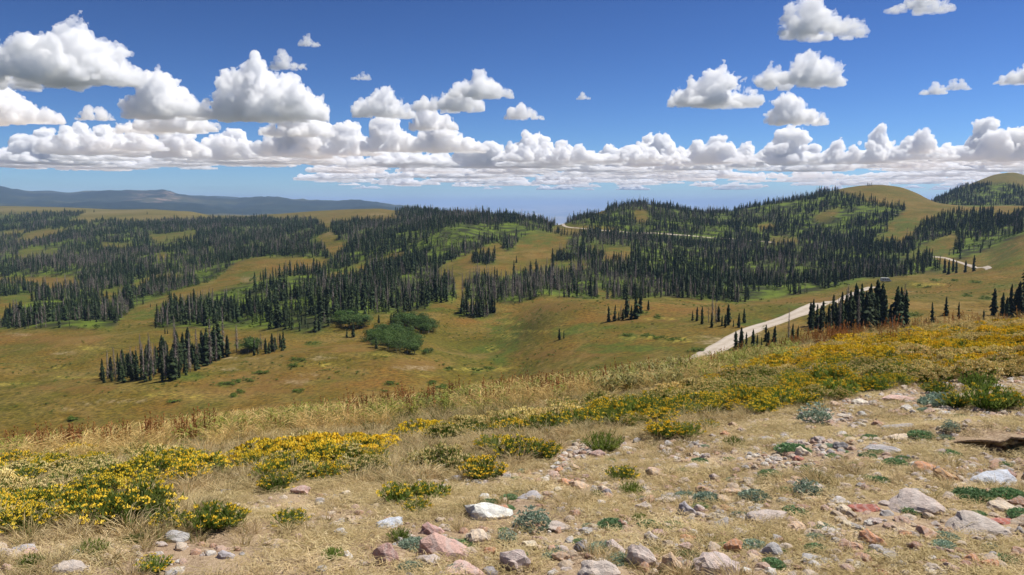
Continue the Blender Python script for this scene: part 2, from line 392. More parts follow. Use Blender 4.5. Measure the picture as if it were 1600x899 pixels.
# light, green, yellow and bare patches of the meadows: (px, py, rx, ry, kind)
PATCH = []
def P(kind, *q):
    for a in q: PATCH.append((kind,) + a)
P('y', (25, 600, 26, 4), (145, 590, 60, 1.6), (95, 574, 25, 1.2), (140, 544, 18, 3), (270, 618, 28, 4), (315, 622, 22, 4), (820, 518, 55, 1.4), (1010, 528, 40, 2), (1060, 533, 30, 2),
  (760, 577, 40, 3), (660, 588, 18, 2), (790, 527, 14, 5), (770, 545, 8, 5), (1085, 528, 15, 3), (1035, 498, 40, 1.5), (510, 570, 30, 3), (800, 505, 14, 3), (600, 555, 20, 2), (1450, 445, 20, 3))
P('b', (135, 630, 18, 2.5), (175, 627, 40, 2), (215, 626, 12, 1.5), (110, 640, 12, 1.5), (100, 552, 20, 2), (500, 560, 25, 2), (30, 523, 14, 2), (1120, 540, 12, 8), (360, 578, 10, 2), (480, 585, 14, 2), (640, 575, 30, 2.5), (370, 560, 25, 1.5), (1420, 456, 8, 1), (1180, 522, 10, 5), (470, 598, 30, 4), (1105, 532, 20, 6), (388, 437, 14, 4), (515, 365, 10, 3), (590, 335, 16, 2), (330, 322, 40, 2))
P('r', (140, 527, 10, 7), (90, 530, 60, 8), (600, 570, 80, 8), (900, 555, 90, 8), (1000, 500, 60, 8), (420, 600, 90, 14), (120, 608, 50, 6), (1250, 470, 70, 6), (540, 545, 60, 5), (700, 480, 30, 5), (1100, 485, 60, 5), (880, 480, 40, 7), (60, 438, 60, 4), (960, 402, 20, 4), (740, 410, 20, 10))
P('g', (290, 590, 26, 6), (355, 600, 14, 5), (372, 596, 8, 3), (388, 595, 10, 3), (365, 618, 6, 2), (375, 613, 6, 2), (272, 628, 8, 3), (115, 655, 14, 3), (375, 540, 10, 4), (490, 537, 12, 3), (465, 563, 12, 3), (460, 572, 10, 2), (407, 583, 12, 2), (465, 612, 8, 2), (610, 600, 12, 4), (675, 599, 8, 3), (697, 606, 12, 3), (700, 577, 6, 1.5),
  (748, 579, 7, 3), (763, 576, 8, 3), (770, 545, 30, 10), (790, 520, 25, 20), (780, 565, 16, 6), (900, 520, 40, 8), (925, 512, 30, 5), (1010, 525, 8, 3), (1030, 529, 9, 2.5), (1053, 531, 14, 2), (1028, 496, 8, 3), (1045, 545, 18, 3), (1090, 548, 12, 4), (980, 525, 12, 5), (960, 545, 60, 6), (1000, 490, 14, 3), (720, 490, 20, 4), (1170, 500, 16, 6), (1190, 505, 30, 4),
  (1460, 438, 8, 2), (1491, 438, 5, 1.5), (1524, 441, 10, 2.5), (1436, 447, 6, 1.5), (1450, 449, 6, 1), (1511, 462, 10, 2), (1540, 466, 10, 3), (1427, 493, 10, 3), (1570, 446, 22, 4), (1380, 370, 25, 12), (1440, 395, 40, 14), (1570, 400, 30, 14), (1475, 420, 20, 6), (1415, 350, 25, 10), (1330, 340, 15, 10), (40, 460, 40, 14), (60, 396, 40, 8), (180, 384, 30, 6), (270, 370, 40, 8), (200, 450, 40, 9), (350, 402, 20, 4), (880, 418, 30, 8), (840, 375, 30, 10), (540, 420, 30, 6), (490, 375, 10, 14), (230, 492, 30, 8), (260, 478, 20, 6), (390, 430, 20, 5), (560, 492, 18, 4), (790, 445, 30, 10), (950, 388, 30, 6), (930, 462, 16, 5), (1260, 480, 30, 5), (1220, 495, 20, 4), (690, 485, 20, 4))
amp = {k: np.zeros(GX.shape) for k in 'ybrg'}
nz = fbm(GX / 6, GY / 6, 31, 4, .6)
sel = (Rr > 140) & (Rr < 3500) & (gpy > 300) & (gpy < 720)
for k, x, y, a, b in PATCH:
    s = sel & (np.abs(gpx - x) < 3 * a) & (np.abs(gpy - y) < 3 * b)
    dd = ((gpx[s] - x) / a) ** 2 + ((gpy[s] - y) / b) ** 2
    amp[k][s] = np.maximum(amp[k][s], sstep(-0.35, 0.45, 1 - dd * .55 + nz[s] * 1.3 - .35))

# ------------------------------------------------------------------ ground sheet
gm, nt, b = new_mat('ground_material', 0.95, 0.1)
pos = nt.pos()
sx = nt.new('SeparateXYZ'); nt.link(pos, sx.inputs[0])
dist = nt.new('VectorMath', operation='LENGTH'); nt.link(pos, dist.inputs[0]); dist = dist.outputs['Value']
flatp = nt.mapping(pos, (1, 1, 0.3))
# foreground: stony soil with straw litter
s1 = nt.noise(3.0, pos, 6, .62); s2 = nt.noise(40, pos, 5, .7); s3 = nt.noise(160, pos, 2)
soil = nt.ramp(s2, [(0.28, (.085, .055, .036)), (0.42, (.24, .165, .105)), (0.55, (.40, .295, .195)), (0.70, (.55, .44, .32))])
soil = nt.mix(nt.fr(s1, .42, .62), soil, nt.ramp(s3, [(0.3, (.30, .20, .11)), (0.7, (.55, .43, .29))]))
soil = nt.mix(nt.fr(nt.noise(.9, pos, 3), .55, .7), soil, nt.mix(.5, soil, (.30, .19, .12)))
brush = nt.ramp(nt.noise(1.2, pos, 5), [(0.3, (.14, .12, .045)), (0.5, (.24, .185, .08)), (0.7, (.36, .27, .14))])
near = nt.mix(nt.fr(nt.math('ADD', dist, nt.math('MULTIPLY', nt.noise(.25, pos, 3), 6)), 15, 20), soil, brush)
# valley meadow
m1 = nt.noise(.018, flatp, 6, .6); m2 = nt.noise(.09, flatp, 6, .65); m3 = nt.noise(.8, flatp, 5, .7); m4 = nt.noise(.006, flatp, 4, .5)
mea = nt.ramp(m1, [(0.3, (.072, .068, .010)), (0.42, (.112, .087, .014)), (0.52, (.152, .096, .019)), (0.66, (.185, .102, .026))])
mea = nt.mix(nt.fr(m2, .42, .66), mea, nt.ramp(m4, [(0.35, (.20, .145, .048)), (0.65, (.105, .098, .016))]))
mea = nt.mix(nt.math('MULTIPLY', nt.fr(nt.noise(.035, nt.mapping(pos, (1, 1, 6)), 5, .6), .44, .66), .6), mea, (.075, .088, .011))
mea = nt.mix(nt.math('MULTIPLY', nt.fr(nt.noise(.05, nt.mapping(pos, (.6, .6, 9)), 6, .7), .52, .66), .55), mea, (.235, .165, .062))
mea = nt.mix(1.0, mea, nt.ramp(m3, [(0.3, (.40, .41, .36)), (0.5, (.92, .88, .80)), (0.7, (1.65, 1.5, 1.25))]), 'MULTIPLY')
brk = nt.fr(nt.noise(.35, nt.mapping(pos, (1, 1, 3)), 6, .75), .42, .60)
dots = nt.new('TexVoronoi'); dots.inputs['Scale'].default_value = .42; nt.link(flatp, dots.inputs['Vector'])
dm = nt.math('MULTIPLY', nt.math('LESS_THAN', dots.outputs['Distance'], .22), nt.fr(nt.noise(.05, flatp, 3), .5, .62))
mea = nt.mix(nt.math('MULTIPLY', dm, .7), mea, (.034, .058, .010))
mea = nt.mix(nt.math('MULTIPLY', nt.math('MULTIPLY', nt.attr('rusty'), nt.fr(m2, .3, .6)), .6), mea, (.170, .088, .026))
mea = nt.mix(nt.math('MULTIPLY', nt.math('MULTIPLY', nt.attr('green'), nt.fr(m2, .3, .55)), .8), mea, nt.mix(nt.fr(m3, .35, .6), (.030, .055, .008), (.088, .118, .016)))
mea = nt.mix(nt.math('MULTIPLY', nt.math('MULTIPLY', nt.attr('yellow'), brk), .75), mea, nt.mix(nt.fr(m3, .42, .58), (.16, .14, .03), (.42, .33, .06)))
mea = nt.mix(nt.math('MULTIPLY', nt.math('MULTIPLY', nt.attr('bare'), brk), .6), mea, nt.mix(nt.fr(m3, .4, .6), (.22, .16, .08), (.46, .37, .24)))
# high grass ridges further off are greener and drier
fargr = nt.ramp(nt.noise(.004, flatp, 5, .6), [(0.35, (.095, .092, .028)), (0.5, (.135, .120, .040)), (0.65, (.175, .145, .065))])
mea = nt.mix(nt.fr(dist, 1100, 2300), mea, nt.mix(.25, fargr, mea))
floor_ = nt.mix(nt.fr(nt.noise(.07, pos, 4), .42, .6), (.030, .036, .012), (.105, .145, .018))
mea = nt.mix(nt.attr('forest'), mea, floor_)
# mountains and plains beyond
w1 = nt.noise(.0011, nt.mapping(pos, (1, .6, 3)), 7, .62)
mtn = nt.ramp(w1, [(0.42, (.012, .021, .012)), (0.54, (.024, .034, .016)), (0.60, (.065, .068, .032)), (0.74, (.14, .12, .065))])
geo = nt.new('NewGeometry'); sn = nt.new('SeparateXYZ'); nt.link(geo.outputs['Normal'], sn.inputs[0])
mtn = nt.mix(nt.math('MULTIPLY', nt.attr('cliff'), nt.fr(nt.noise(.006, pos, 5, .7), .48, .62)), mtn, (.24, .17, .13))
mea = nt.mix(nt.fr(dist, 3600, 5200), mea, mtn)
pl1 = nt.noise(.00022, nt.mapping(pos, (1, .45, 1)), 7, .62)
plain = nt.ramp(pl1, [(0.40, (.05, .07, .04)), (0.48, (.30, .25, .17)), (0.56, (.75, .6, .45))])
mea = nt.mix(nt.fr(dist, 13500, 17000), mea, plain)
c = nt.mix(nt.fr(dist, 60, 120), near, mea)
nt.link(c, b.inputs['Base Color'])
bh = nt.mix(nt.fr(dist, 40, 120), nt.mix(.5, s2, s3), nt.mix(.5, m3, m2))
bn = nt.new('Bump'); bn.inputs['Strength'].default_value = .8
dd_ = nt.new('MapRange'); nt.link(dist, dd_.inputs['Value']); dd_.inputs['From Min'].default_value = 40; dd_.inputs['From Max'].default_value = 400
dd_.inputs['To Min'].default_value = .02; dd_.inputs['To Max'].default_value = .6
nt.link(dd_.outputs[0], bn.inputs['Distance'])
rgb = nt.new('RGBToBW'); nt.link(bh, rgb.inputs[0]); nt.link(rgb.outputs[0], bn.inputs['Height']); nt.link(bn.outputs[0], b.inputs['Normal'])

V = np.stack([GX, GY, GZ], -1).reshape(-1, 3)
nr, nc = GX.shape
ii, jj = np.mgrid[0:nr - 1, 0:nc - 1]
q = (ii * nc + jj).ravel()
faces = np.stack([q, q + 1, q + nc + 1, q + nc], 1)
ground_me = mesh_from('ground', V, faces, gm, smooth=True)
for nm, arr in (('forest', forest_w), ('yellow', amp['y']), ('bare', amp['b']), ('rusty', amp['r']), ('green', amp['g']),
                ('cliff', np.where((Rr > 6500) & (Rr < 10500), np.exp(-((gpx - 255) / 45) ** 2) * (gpy < 316) * (gpy > 298), 0))):
    a = ground_me.attributes.new(nm, 'FLOAT', 'POINT'); a.data.foreach_set('value', arr.ravel().astype(np.float32))
ground = link('ground', ground_me)
tag(ground, 'rolling alpine ground of stony soil, ochre meadow and far blue plains', kind='structure')

# ------------------------------------------------------------------ haze
def haze():
    hm = bpy.data.materials.new('haze_air'); hm.use_nodes = True
    t = hm.node_tree; t.nodes.clear()
    o = t.nodes.new('ShaderNodeOutputMaterial'); v = t.nodes.new('ShaderNodeVolumePrincipled')
    v.inputs['Color'].default_value = (.43, .63, 1.0, 1); v.inputs['Density'].default_value = 5.6e-5; v.inputs['Anisotropy'].default_value = 0.0
    t.links.new(v.outputs[0], o.inputs['Volume'])
    top, bot = 320.0, float(GZ.min()) - 60
    v8 = [(x, y, z) for z in (bot, top) for x, y in ((-82000, -3000), (82000, -3000), (82000, 79000), (-82000, 79000))]
    f = [(0, 3, 2, 1), (4, 5, 6, 7), (0, 1, 5, 4), (1, 2, 6, 5), (2, 3, 7, 6), (3, 0, 4, 7)]
    o = link('haze', mesh_from('haze', v8, f, hm)); tag(o, 'thin blue air over the valleys', kind='stuff')
haze()
# ------------------------------------------------------------------ clouds
import openvdb
def tile_noise(n, octs, seed, gain=.55):
    g = np.random.default_rng(seed); out = np.zeros((n, n, n), np.float32); a = 1.0
    for c in octs:
        r = g.random((c, c, c)).astype(np.float32) - .5
        x = np.arange(n) / n * c; i0 = np.floor(x).astype(int) % c; i1 = (i0 + 1) % c; f = (x - np.floor(x)).astype(np.float32); f = f * f * (3 - 2 * f)
        for ax in range(3):
            sh = [1, 1, 1]; sh[ax] = n; ff = f.reshape(sh)
            r = np.take(r, i0, ax) * (1 - ff) + np.take(r, i1, ax) * ff
        out += a * r; a *= gain
    return out
TN = tile_noise(128, (6, 12, 25, 50), 5, .68)
TB = (1 - 3.2 * np.abs(tile_noise(128, (8, 8), 6, .5))) + .55 * (1 - 3.2 * np.abs(tile_noise(128, (17, 17), 7, .5))) + .45 * (1 - 3.2 * np.abs(tile_noise(128, (33, 33), 8, .5))) - 1.0       # billows
def cloud_mesh(seed, asp=2.2, depth=.7, n=84, wisp=0.0, nb=34, tower=1.0):
    """unit-high cumulus on a flat base; returns verts, faces with base at z=0 and width asp"""
    g = np.random.default_rng(seed)
    h = 1.0 / (n * .55)
    nx, ny, nz_ = int(asp / h) + 10, int(asp * depth / h) + 10, int(1.0 / h) + 12
    X, Y, Z = np.meshgrid((np.arange(nx) - nx / 2) * h, (np.arange(ny) - ny / 2) * h, (np.arange(nz_) - 5) * h, indexing='ij')
    X = X.astype(np.float32); Y = Y.astype(np.float32); Z = Z.astype(np.float32)
    d = np.full(X.shape, 9, np.float32)
    peaks = [(g.uniform(-.40, .40) * asp, g.uniform(.5, .95)) for _ in range(max(1, int(asp * 1.0 + g.integers(0, 2))))]
    peaks[0] = (g.uniform(-.2, .2) * asp, 1.0)
    def top(x):
        e = max(0.0, 1 - (2 * x / asp) ** 2)
        return max(max(hh * math.exp(-((x - p) / (.42 * asp ** .6)) ** 2) for p, hh in peaks), .46) * e ** .38
    for px_, hh_ in peaks:
        r0_ = g.uniform(.20, .30) * (.6 + .5 * hh_); zz = r0_ * .5; xx = px_; yy = 0.0
        while zz + r0_ < hh_:
            d = np.minimum(d, np.sqrt((X - xx) ** 2 + (Y - yy) ** 2 + (Z - zz) ** 2) - r0_)
            zz += r0_ * .7; xx += g.uniform(-.07, .07); yy += g.uniform(-.06, .06); r0_ *= .97
    k = 0
    while k < nb:
        x = g.uniform(-.5, .5) * asp * .96; y = g.uniform(-.5, .5) * asp * depth * .8 * math.sqrt(max(0, 1 - (2 * x / asp) ** 2))
        t = top(x) * (1 - .5 * abs(2 * y / (asp * depth)) ** 2)
        r = g.uniform(.07, .22) * (.5 + .7 * t)
        z = g.uniform(.02, max(.05, t - r))
        if z + r > 1.0: z = 1.0 - r
        dd = np.sqrt((X - x) ** 2 + (Y - y) ** 2 + ((Z - z) * 1.08) ** 2) - r
        d = np.minimum(d, dd); k += 1
    ox, oy, oz = g.integers(0, 128, 3)
    ix = (np.arange(nx) + ox) % 128; iy = (np.arange(ny) + oy) % 128; iz = (np.arange(nz_) + oz) % 128
    d -= (.082 * TB[np.ix_(ix, iy, iz)] + (.20 + .14 * wisp) * TN[np.ix_(ix[::-1], iy, iz)]) * (.35 + .65 * np.clip(Z * 4, 0, 1))
    base = .03 * TN[np.ix_(iy if False else ix, iy, iz[:1])] * 2
    d = np.maximum(d, (base + .01 - Z) * .8)
    d[:2] = d[-2:] = 1; d[:, :2] = d[:, -2:] = 1; d[:, :, :2] = d[:, :, -2:] = 1
    grid = openvdb.FloatGrid(9.0)
    grid.copyFromArray(d.astype(float))
    pts, tri, quads = grid.convertToPolygons(isovalue=0.0, adaptivity=0.0) if True else None
    P_ = np.array(pts, float)
    P_ = (P_ - np.array([nx / 2, ny / 2, 5])) * h
    P_[:, 0] = (P_[:, 0] - P_[:, 0].min()) / np.ptp(P_[:, 0]) * asp - asp / 2
    P_[:, 2] *= min(1.25, 1 / P_[:, 2].max())
    return P_, np.array(quads), np.array(tri)
cm = bpy.data.materials.new('cloud_vapour'); cm.use_nodes = True
t = cm.node_tree; t.nodes.clear()
o_ = t.nodes.new('ShaderNodeOutputMaterial'); v_ = t.nodes.new('ShaderNodeVolumePrincipled')
v_.inputs['Color'].default_value = (1, 1, 1, 1); v_.inputs['Anisotropy'].default_value = 0.1
v_.inputs['Density'].default_value = .014
t.links.new(v_.outputs[0], o_.inputs['Volume'])
CLOUD_BASE = 1500.0
_cl = {}
def cloud_data(seed, asp, n=84, wisp=0.0):
    key = (seed, round(asp, 1), n)
    if key not in _cl:
        P_, q, tr = cloud_mesh(seed, asp, n=n, wisp=wisp, nb=int(44 * asp + 14))
        me = mesh_from('cloud', P_, q if len(q) else tr, cm, smooth=True)
        _cl[key] = me
    return _cl[key]
def cloud(x0, x1, y0, y1, seed, label, group=None, n=84, asp=None, name='cloud', flip=False, bt=0, wisp=0.0):
    """photo box of one cloud: left, right, top, base rows"""
    el = float(tan_of_row(y1)); Y = CLOUD_BASE / el
    cx = (x0 + x1) / 2
    d = ray(cx, y1); X = d[0] / d[1] * Y
    W = (x1 - x0) / F * Y; H = max((y1 - y0), (x1 - x0) * .12) / F * Y
    a = asp or min(5.0, max(1.8, round(W / H * 2) / 2))
    o = link(name, cloud_data(seed, a, n, wisp), None, (X, Y, CLOUD_BASE))
    sxy = max(W / a, H * .8)
    o.scale = (-sxy if flip else sxy, sxy, H)
    tag(o, label, 'cloud', group)
    return o
CL = [
 (-70, 215, 20, 134, 101, 'largest cumulus cloud, rising off the top left edge of the sky', 144),
 (-60, 98, 128, 194, 105, 'cumulus cut by the left edge just below the largest one', 115),
 (195, 330, 104, 186, 106, 'tall leaning cumulus right of the largest cloud', 115),
 (328, 512, 84, 188, 107, 'towering grey cumulus with bright upper edge, above the left middle of the ridge', 132),
 (420, 481, 78, 109, 108, 'ragged scrap of cloud just right of the grey cumulus tower', 72),
 (466, 502, 52, 73, 109, 'smallest high puff above the ragged scrap of cloud', 60),
 (178, 320, 156, 208, 110, 'bright topped cumulus under the tall leaning one', 108),
 (118, 178, 164, 188, 111, 'faint low puff between the left edge cumulus and its bright neighbour', 67),
 (550, 650, 132, 184, 112, 'rounded cumulus dome standing by itself left of the sky centre', 100),
 (643, 757, 128, 174, 113, 'cumulus touching the rounded dome on its right side', 100),
 (695, 803, 109, 154, 114, 'thin ragged cloud trailing to the right above the middle', 91),
 (787, 851, 160, 187, 115, 'small oval puff right of the ragged trailing cloud', 72),
 (548, 580, 112, 125, 116, 'tiny flat puff above the rounded cumulus dome', 48),
 (900, 923, 143, 156, 117, 'tiny round puff alone in the blue above the middle', 48),
 (1045, 1192, 96, 167, 102, 'white cumulus with flat grey base, left one of the twins in the blue', 132),
 (1177, 1320, 80, 136, 103, 'white cumulus pointed at its top, right one of the twins in the blue', 120),
 (1197, 1293, 144, 195, 118, 'rough cumulus hanging below the twins', 100),
 (1214, 1356, -6, 58, 119, 'slanting cumulus at the top edge of the frame', 120),
 (1385, 1490, -20, 19, 120, 'wispy cumulus cut by the top edge, right of the slanting one', 96),
 (1437, 1480, 127, 148, 121, 'left one of two small puffs near the right edge', 60),
 (1476, 1516, 123, 141, 122, 'right one of two small puffs near the right edge', 60),
 (1556, 1640, 98, 131, 123, 'puff cut by the right edge of the sky', 72),
]
for x0, x1, y0, y1, sd, lb, n in CL:
    cloud(x0, x1, y0, y1, sd, lb, n=n)
BAND = [(0, 150, 200, 256), (230, 345, 158, 206), (405, 520, 150, 214), (505, 600, 188, 244), (640, 715, 150, 204), (140, 260, 196, 236), (60, 240, 190, 242), (-60, 110, 222, 262), (90, 250, 220, 264), (185, 330, 186, 246), (290, 440, 200, 250), (400, 545, 180, 246), (330, 470, 220, 256), (480, 600, 224, 270), (565, 662, 178, 238), (640, 765, 180, 238),
        (590, 720, 215, 262), (700, 800, 214, 262), (760, 905, 204, 262), (640, 780, 240, 278), (905, 985, 225, 268), (965, 1085, 207, 260), (1065, 1175, 211, 256), (1160, 1300, 195, 258), (1120, 1200, 222, 262), (1280, 1355, 216, 256),
        (1308, 1405, 193, 254), (1388, 1500, 206, 250), (1490, 1640, 184, 250), (1420, 1470, 200, 240), (1010, 1130, 228, 266), (1210, 1330, 225, 268), (1360, 1480, 226, 262), (1500, 1640, 222, 258), (840, 960, 232, 268)]
g = random.Random(5)
for i, (x0, x1, y0, y1) in enumerate(BAND):
    z_ = 'far left' if x1 < 260 else 'left' if x1 < 620 else 'centre left' if x1 < 800 else 'centre' if x1 < 1000 else 'centre right' if x1 < 1200 else 'right' if x1 < 1420 else 'far right'
    cloud(x0, x1, y0, y1, 200 + i % 11, 'bright cumulus crowded in the %s stretch of the horizon band' % z_, 'cumulus of the %s stretch of the horizon band' % z_, n=84, flip=g.random() < .5)
LOWL = {}
for i in range(230):
    y1 = g.choice([g.uniform(252, 272), g.uniform(262, 286), g.uniform(274, 298), g.uniform(276, 298)])
    x0 = g.uniform(500, 1660) if g.random() < .88 else g.uniform(-60, 500)
    if x0 < 500: y1 = g.uniform(250, 268)
    w = g.uniform(45, 150) * ((304 - y1) / 40) ** .5; h = w * g.uniform(.09, .26) * (1 if y1 < 275 else .8)
    zone = 'far left' if x0 < 500 else 'left of the sky centre' if x0 < 760 else 'over the blue plain' if x0 < 1000 else 'over the middle hills' if x0 < 1280 else 'over the right summits'
    tier = 'lowest' if y1 > 280 else 'low' if y1 > 266 else 'upper'
    cloud(x0 - w / 2, x0 + w / 2, y1 - h, y1, 300 + i % 8, 'thin flat based cloud in the %s tier %s' % (tier, zone), 'low flat clouds %s, %s tier' % (zone, tier), n=46, asp=3.5, flip=g.random() < .5)
# ------------------------------------------------------------------ small mesh builder
class TB_:
    def __init__(s): s.v = []; s.f = []; s.m = []
    def tri(s, a, b, c, m=0):
        k = len(s.v); s.v += [a, b, c]; s.f.append((k, k + 1, k + 2)); s.m.append(m)
    def quad(s, a, b, c, d, m=0):
        k = len(s.v); s.v += [a, b, c, d]; s.f.append((k, k + 1, k + 2, k + 3)); s.m.append(m)
    def tube(s, p, r, n=5, m=0):
        k = len(s.v)
        for q, rad in zip(p, r):
            for i in range(n):
                a = 2 * math.pi * i / n
                s.v.append((q[0] + rad * math.cos(a), q[1] + rad * math.sin(a), q[2]))
        for j in range(len(p) - 1):
            for i in range(n):
                a = k + j * n + i; b_ = k + j * n + (i + 1) % n
                s.f.append((a, b_, b_ + n, a + n)); s.m.append(m)
    def mesh(s, name, mats, smooth=False):
        me = bpy.data.meshes.new(name); me.from_pydata([tuple(map(float, q)) for q in s.v], [], s.f)
        for m in mats: me.materials.append(m)
        me.polygons.foreach_set('material_index', s.m)
        if smooth: me.polygons.foreach_set('use_smooth', [True] * len(s.f))
        me.update(); return me
def rot2(x, y, a): return x * math.cos(a) - y * math.sin(a), x * math.sin(a) + y * math.cos(a)

def foliage_mat(name, cols, rough=.75, trans=.25, scale=3.0, hue=.12):
    m, nt, b = new_mat(name, rough, .15)
    oi = nt.new('ObjectInfo')
    c = nt.ramp(nt.noise(scale, nt.coord(), 2), [(i / (len(cols) - 1) * .5 + .25, cc) for i, cc in enumerate(cols)])
    v = nt.new('HueSaturation'); mr = nt.new('MapRange'); nt.link(oi.outputs['Random'], mr.inputs['Value'])
    mr.inputs['To Min'].default_value = 1 - hue * 3; mr.inputs['To Max'].default_value = 1 + hue * 3
    nt.link(mr.outputs[0], v.inputs['Value'])
    mh = nt.new('MapRange'); r2 = nt.math('FRACT', nt.math('MULTIPLY', oi.outputs['Random'], 37.7)); nt.link(r2, mh.inputs['Value'])
    mh.inputs['To Min'].default_value = .5 - hue * .14; mh.inputs['To Max'].default_value = .5 + hue * .10
    nt.link(mh.outputs[0], v.inputs['Hue']); nt.link(c, v.inputs['Color'])
    nt.link(v.outputs[0], b.inputs['Base Color'])
    if trans:
        tr = nt.new('BsdfTranslucent'); nt.link(v.outputs[0], tr.inputs[0]); mx = nt.new('MixShader'); mx.inputs[0].default_value = trans
        nt.link(b.outputs[0], mx.inputs[1]); nt.link(tr.outputs[0], mx.inputs[2])
        nt.link(mx.outputs[0], [n for n in nt.n if n.type == 'OUTPUT_MATERIAL'][0].inputs[0])
    return m
M_needle = foliage_mat('spruce_needles', [(.016, .027, .013), (.036, .058, .022), (.098, .132, .044)], .8, .2, 9)
M_dead = foliage_mat('dead_twigs', [(.16, .125, .105), (.28, .235, .20), (.42, .37, .33)], .9, .0, 3, .09)
M_bark = foliage_mat('grey_bark', [(.075, .060, .048), (.13, .11, .092)], .9, 0, 6, .06)
M_aspen = foliage_mat('aspen_leaves', [(.035, .07, .015), (.075, .13, .028), (.13, .20, .05)], .6, .3, 3, .08)
M_under = foliage_mat('undergrowth_leaves', [(.06, .10, .018), (.12, .18, .03), (.18, .23, .06)], .7, .3, 3, .10)

def spruce_tris(g, tiers, nb, r0=.125, full=True, ragged=.25, zlow=.04, deadtop=0):
    t = TB_()
    for i in range(tiers):
        z = zlow + (1 - zlow) * (i / tiers) ** .92
        R0 = g.uniform(.62, 1.22) * r0 * (1 - z) ** (.5 if full else .66) * (.55 + .45 * min(1, (z - zlow) * 7 + .4)) + .006
        a0 = g.uniform(0, 6.3)
        for k in range(nb):
            if g.random() < ragged * .35: continue
            a = a0 + 6.283 * (k + g.uniform(-.35, .35)) / nb
            L = R0 * g.uniform(1 - ragged * 1.4, 1.25)
            w = L * g.uniform(.38, .55) + .006
            dr = g.uniform(.25, .6) * L + .010
            th = 1.0 / tiers * g.uniform(1.2, 1.9)
            ca, sa = math.cos(a), math.sin(a)
            tip = (L * ca, L * sa, z - dr)
            l = (L * .55 * ca - w * sa, L * .55 * sa + w * ca, z - dr * .75)
            r = (L * .55 * ca + w * sa, L * .55 * sa - w * ca, z - dr * .75)
            c0 = (0, 0, z + th * .55)
            t.tri(c0, l, tip); t.tri(c0, tip, r)
            if full:
                m_ = (L * .75 * ca, L * .75 * sa, z - dr * .7 - th * .8)
                t.tri(l, (L * .2 * ca, L * .2 * sa, z - dr * .2), m_); t.tri(r, m_, (L * .2 * ca, L * .2 * sa, z - dr * .2))
    t.tri((-.008, 0, .93), (.008, 0, .93), (0, 0, 1.0)); t.tri((0, -.008, .93), (0, .008, .93), (0, 0, 1.0))
    return t
def dead_tris(g, tiers, nb, r0=.075, zlow=.12, wid=.006):
    t = TB_()
    for i in range(tiers):
        z = zlow + (.97 - zlow) * (i / tiers)
        R0 = r0 * (1 - z) ** .55 * (.5 + .5 * min(1, (z - zlow) * 5 + .2))
        for k in range(nb):
            a = g.uniform(0, 6.283); L = R0 * g.uniform(.4, 1.25); dr = L * g.uniform(.1, 1.1)
            ca, sa = math.cos(a), math.sin(a); w = wid
            zz = z + g.uniform(-.02, .02)
            t.tri((-w * sa, w * ca, zz), (w * sa, -w * ca, zz), (L * ca, L * sa, zz - dr))
            if g.random() < .7:
                a2 = a + g.uniform(-.7, .7); q = L * g.uniform(.5, .95)
                p = (L * .5 * ca, L * .5 * sa, zz - dr * .5)
                t.tri(p, (p[0], p[1], p[2] - .012), (q * math.cos(a2), q * math.sin(a2), zz - dr * .9 - .02))
    return t
def trunk(mat, r=.011, name='trunk', g=random):
    t = TB_(); t.tube([(0, 0, -.03), (g.uniform(-.004, .004), 0, .4), (g.uniform(-.006, .006), 0, .97)], [r, r * .7, r * .12], 6); return t.mesh(name, [mat], True)
g = random.Random(11)
SPR = [(trunk(M_bark, .010, g=g), spruce_tris(g, 24, 9, g.uniform(.125, .19), True, g.uniform(.35, .75)).mesh('crown', [M_needle])) for _ in range(6)]
DED = [(trunk(M_bark, .011, g=g), dead_tris(g, 40, 9, g.uniform(.07, .115)).mesh('branches', [M_dead])) for _ in range(5)]
def merged(tr, extra, mats, name):
    t = TB_(); t.tube([(0, 0, -.02), (0, 0, .96)], [.013, .004], 3)
    t.m = [1] * len(t.f); k = len(t.v)
    t.v += extra.v; t.f += [tuple(i + k for i in f) for f in extra.f]; t.m += extra.m
    return t.mesh(name, mats)
FSPR = [merged(None, spruce_tris(g, 9, 6, g.uniform(.14, .20), False, .45), [M_needle, M_bark], 'spruce') for _ in range(5)]
FDED = [merged(None, dead_tris(g, 22, 6, g.uniform(.075, .12), .08), [M_dead, M_bark], 'dead_spruce') for _ in range(4)]
for me in FDED: pass

def leaf_ball(g, n, lobes, size, squash=.8, z0=.15):
    t = TB_()
    L = [(g.gauss(0, .20), g.gauss(0, .20), g.uniform(.35, .78), g.uniform(.16, .27)) for _ in range(lobes)]
    for i in range(n):
        x, y, z, r = L[g.randrange(lobes)]
        u, v = g.uniform(-1, 1), g.uniform(0, 6.283); q = math.sqrt(1 - u * u); rr_ = r * g.uniform(.55, 1.08) ** .6
        p = Vector((x + rr_ * q * math.cos(v), y + rr_ * q * math.sin(v), max(z0 * .3, z + rr_ * u * squash)))
        nrm = (p - Vector((0, 0, .3))).normalized() + Vector((g.gauss(0, .5), g.gauss(0, .5), g.gauss(0, .5)))
        a = nrm.orthogonal().normalized() * size * g.uniform(.6, 1.4); b_ = nrm.cross(a).normalized() * size * g.uniform(.6, 1.4)
        t.tri(p - a, p + a * .9, p + b_ * 1.2)
        t.tri(p - a * .4 - b_, p + a, p + b_ * .3)
    return t
def limbs(g, mat):
    t = TB_(); t.tube([(0, 0, -.03), (.01, 0, .3), (0, .01, .7)], [.022, .016, .006], 6)
    for i in range(6):
        a = g.uniform(0, 6.28); z = g.uniform(.2, .5); t.tube([(0, 0, z), (.1 * math.cos(a), .1 * math.sin(a), z + .12), (.22 * math.cos(a), .22 * math.sin(a), z + .24)], [.009, .006, .002], 4)
    return t.mesh('trunk', [mat], True)
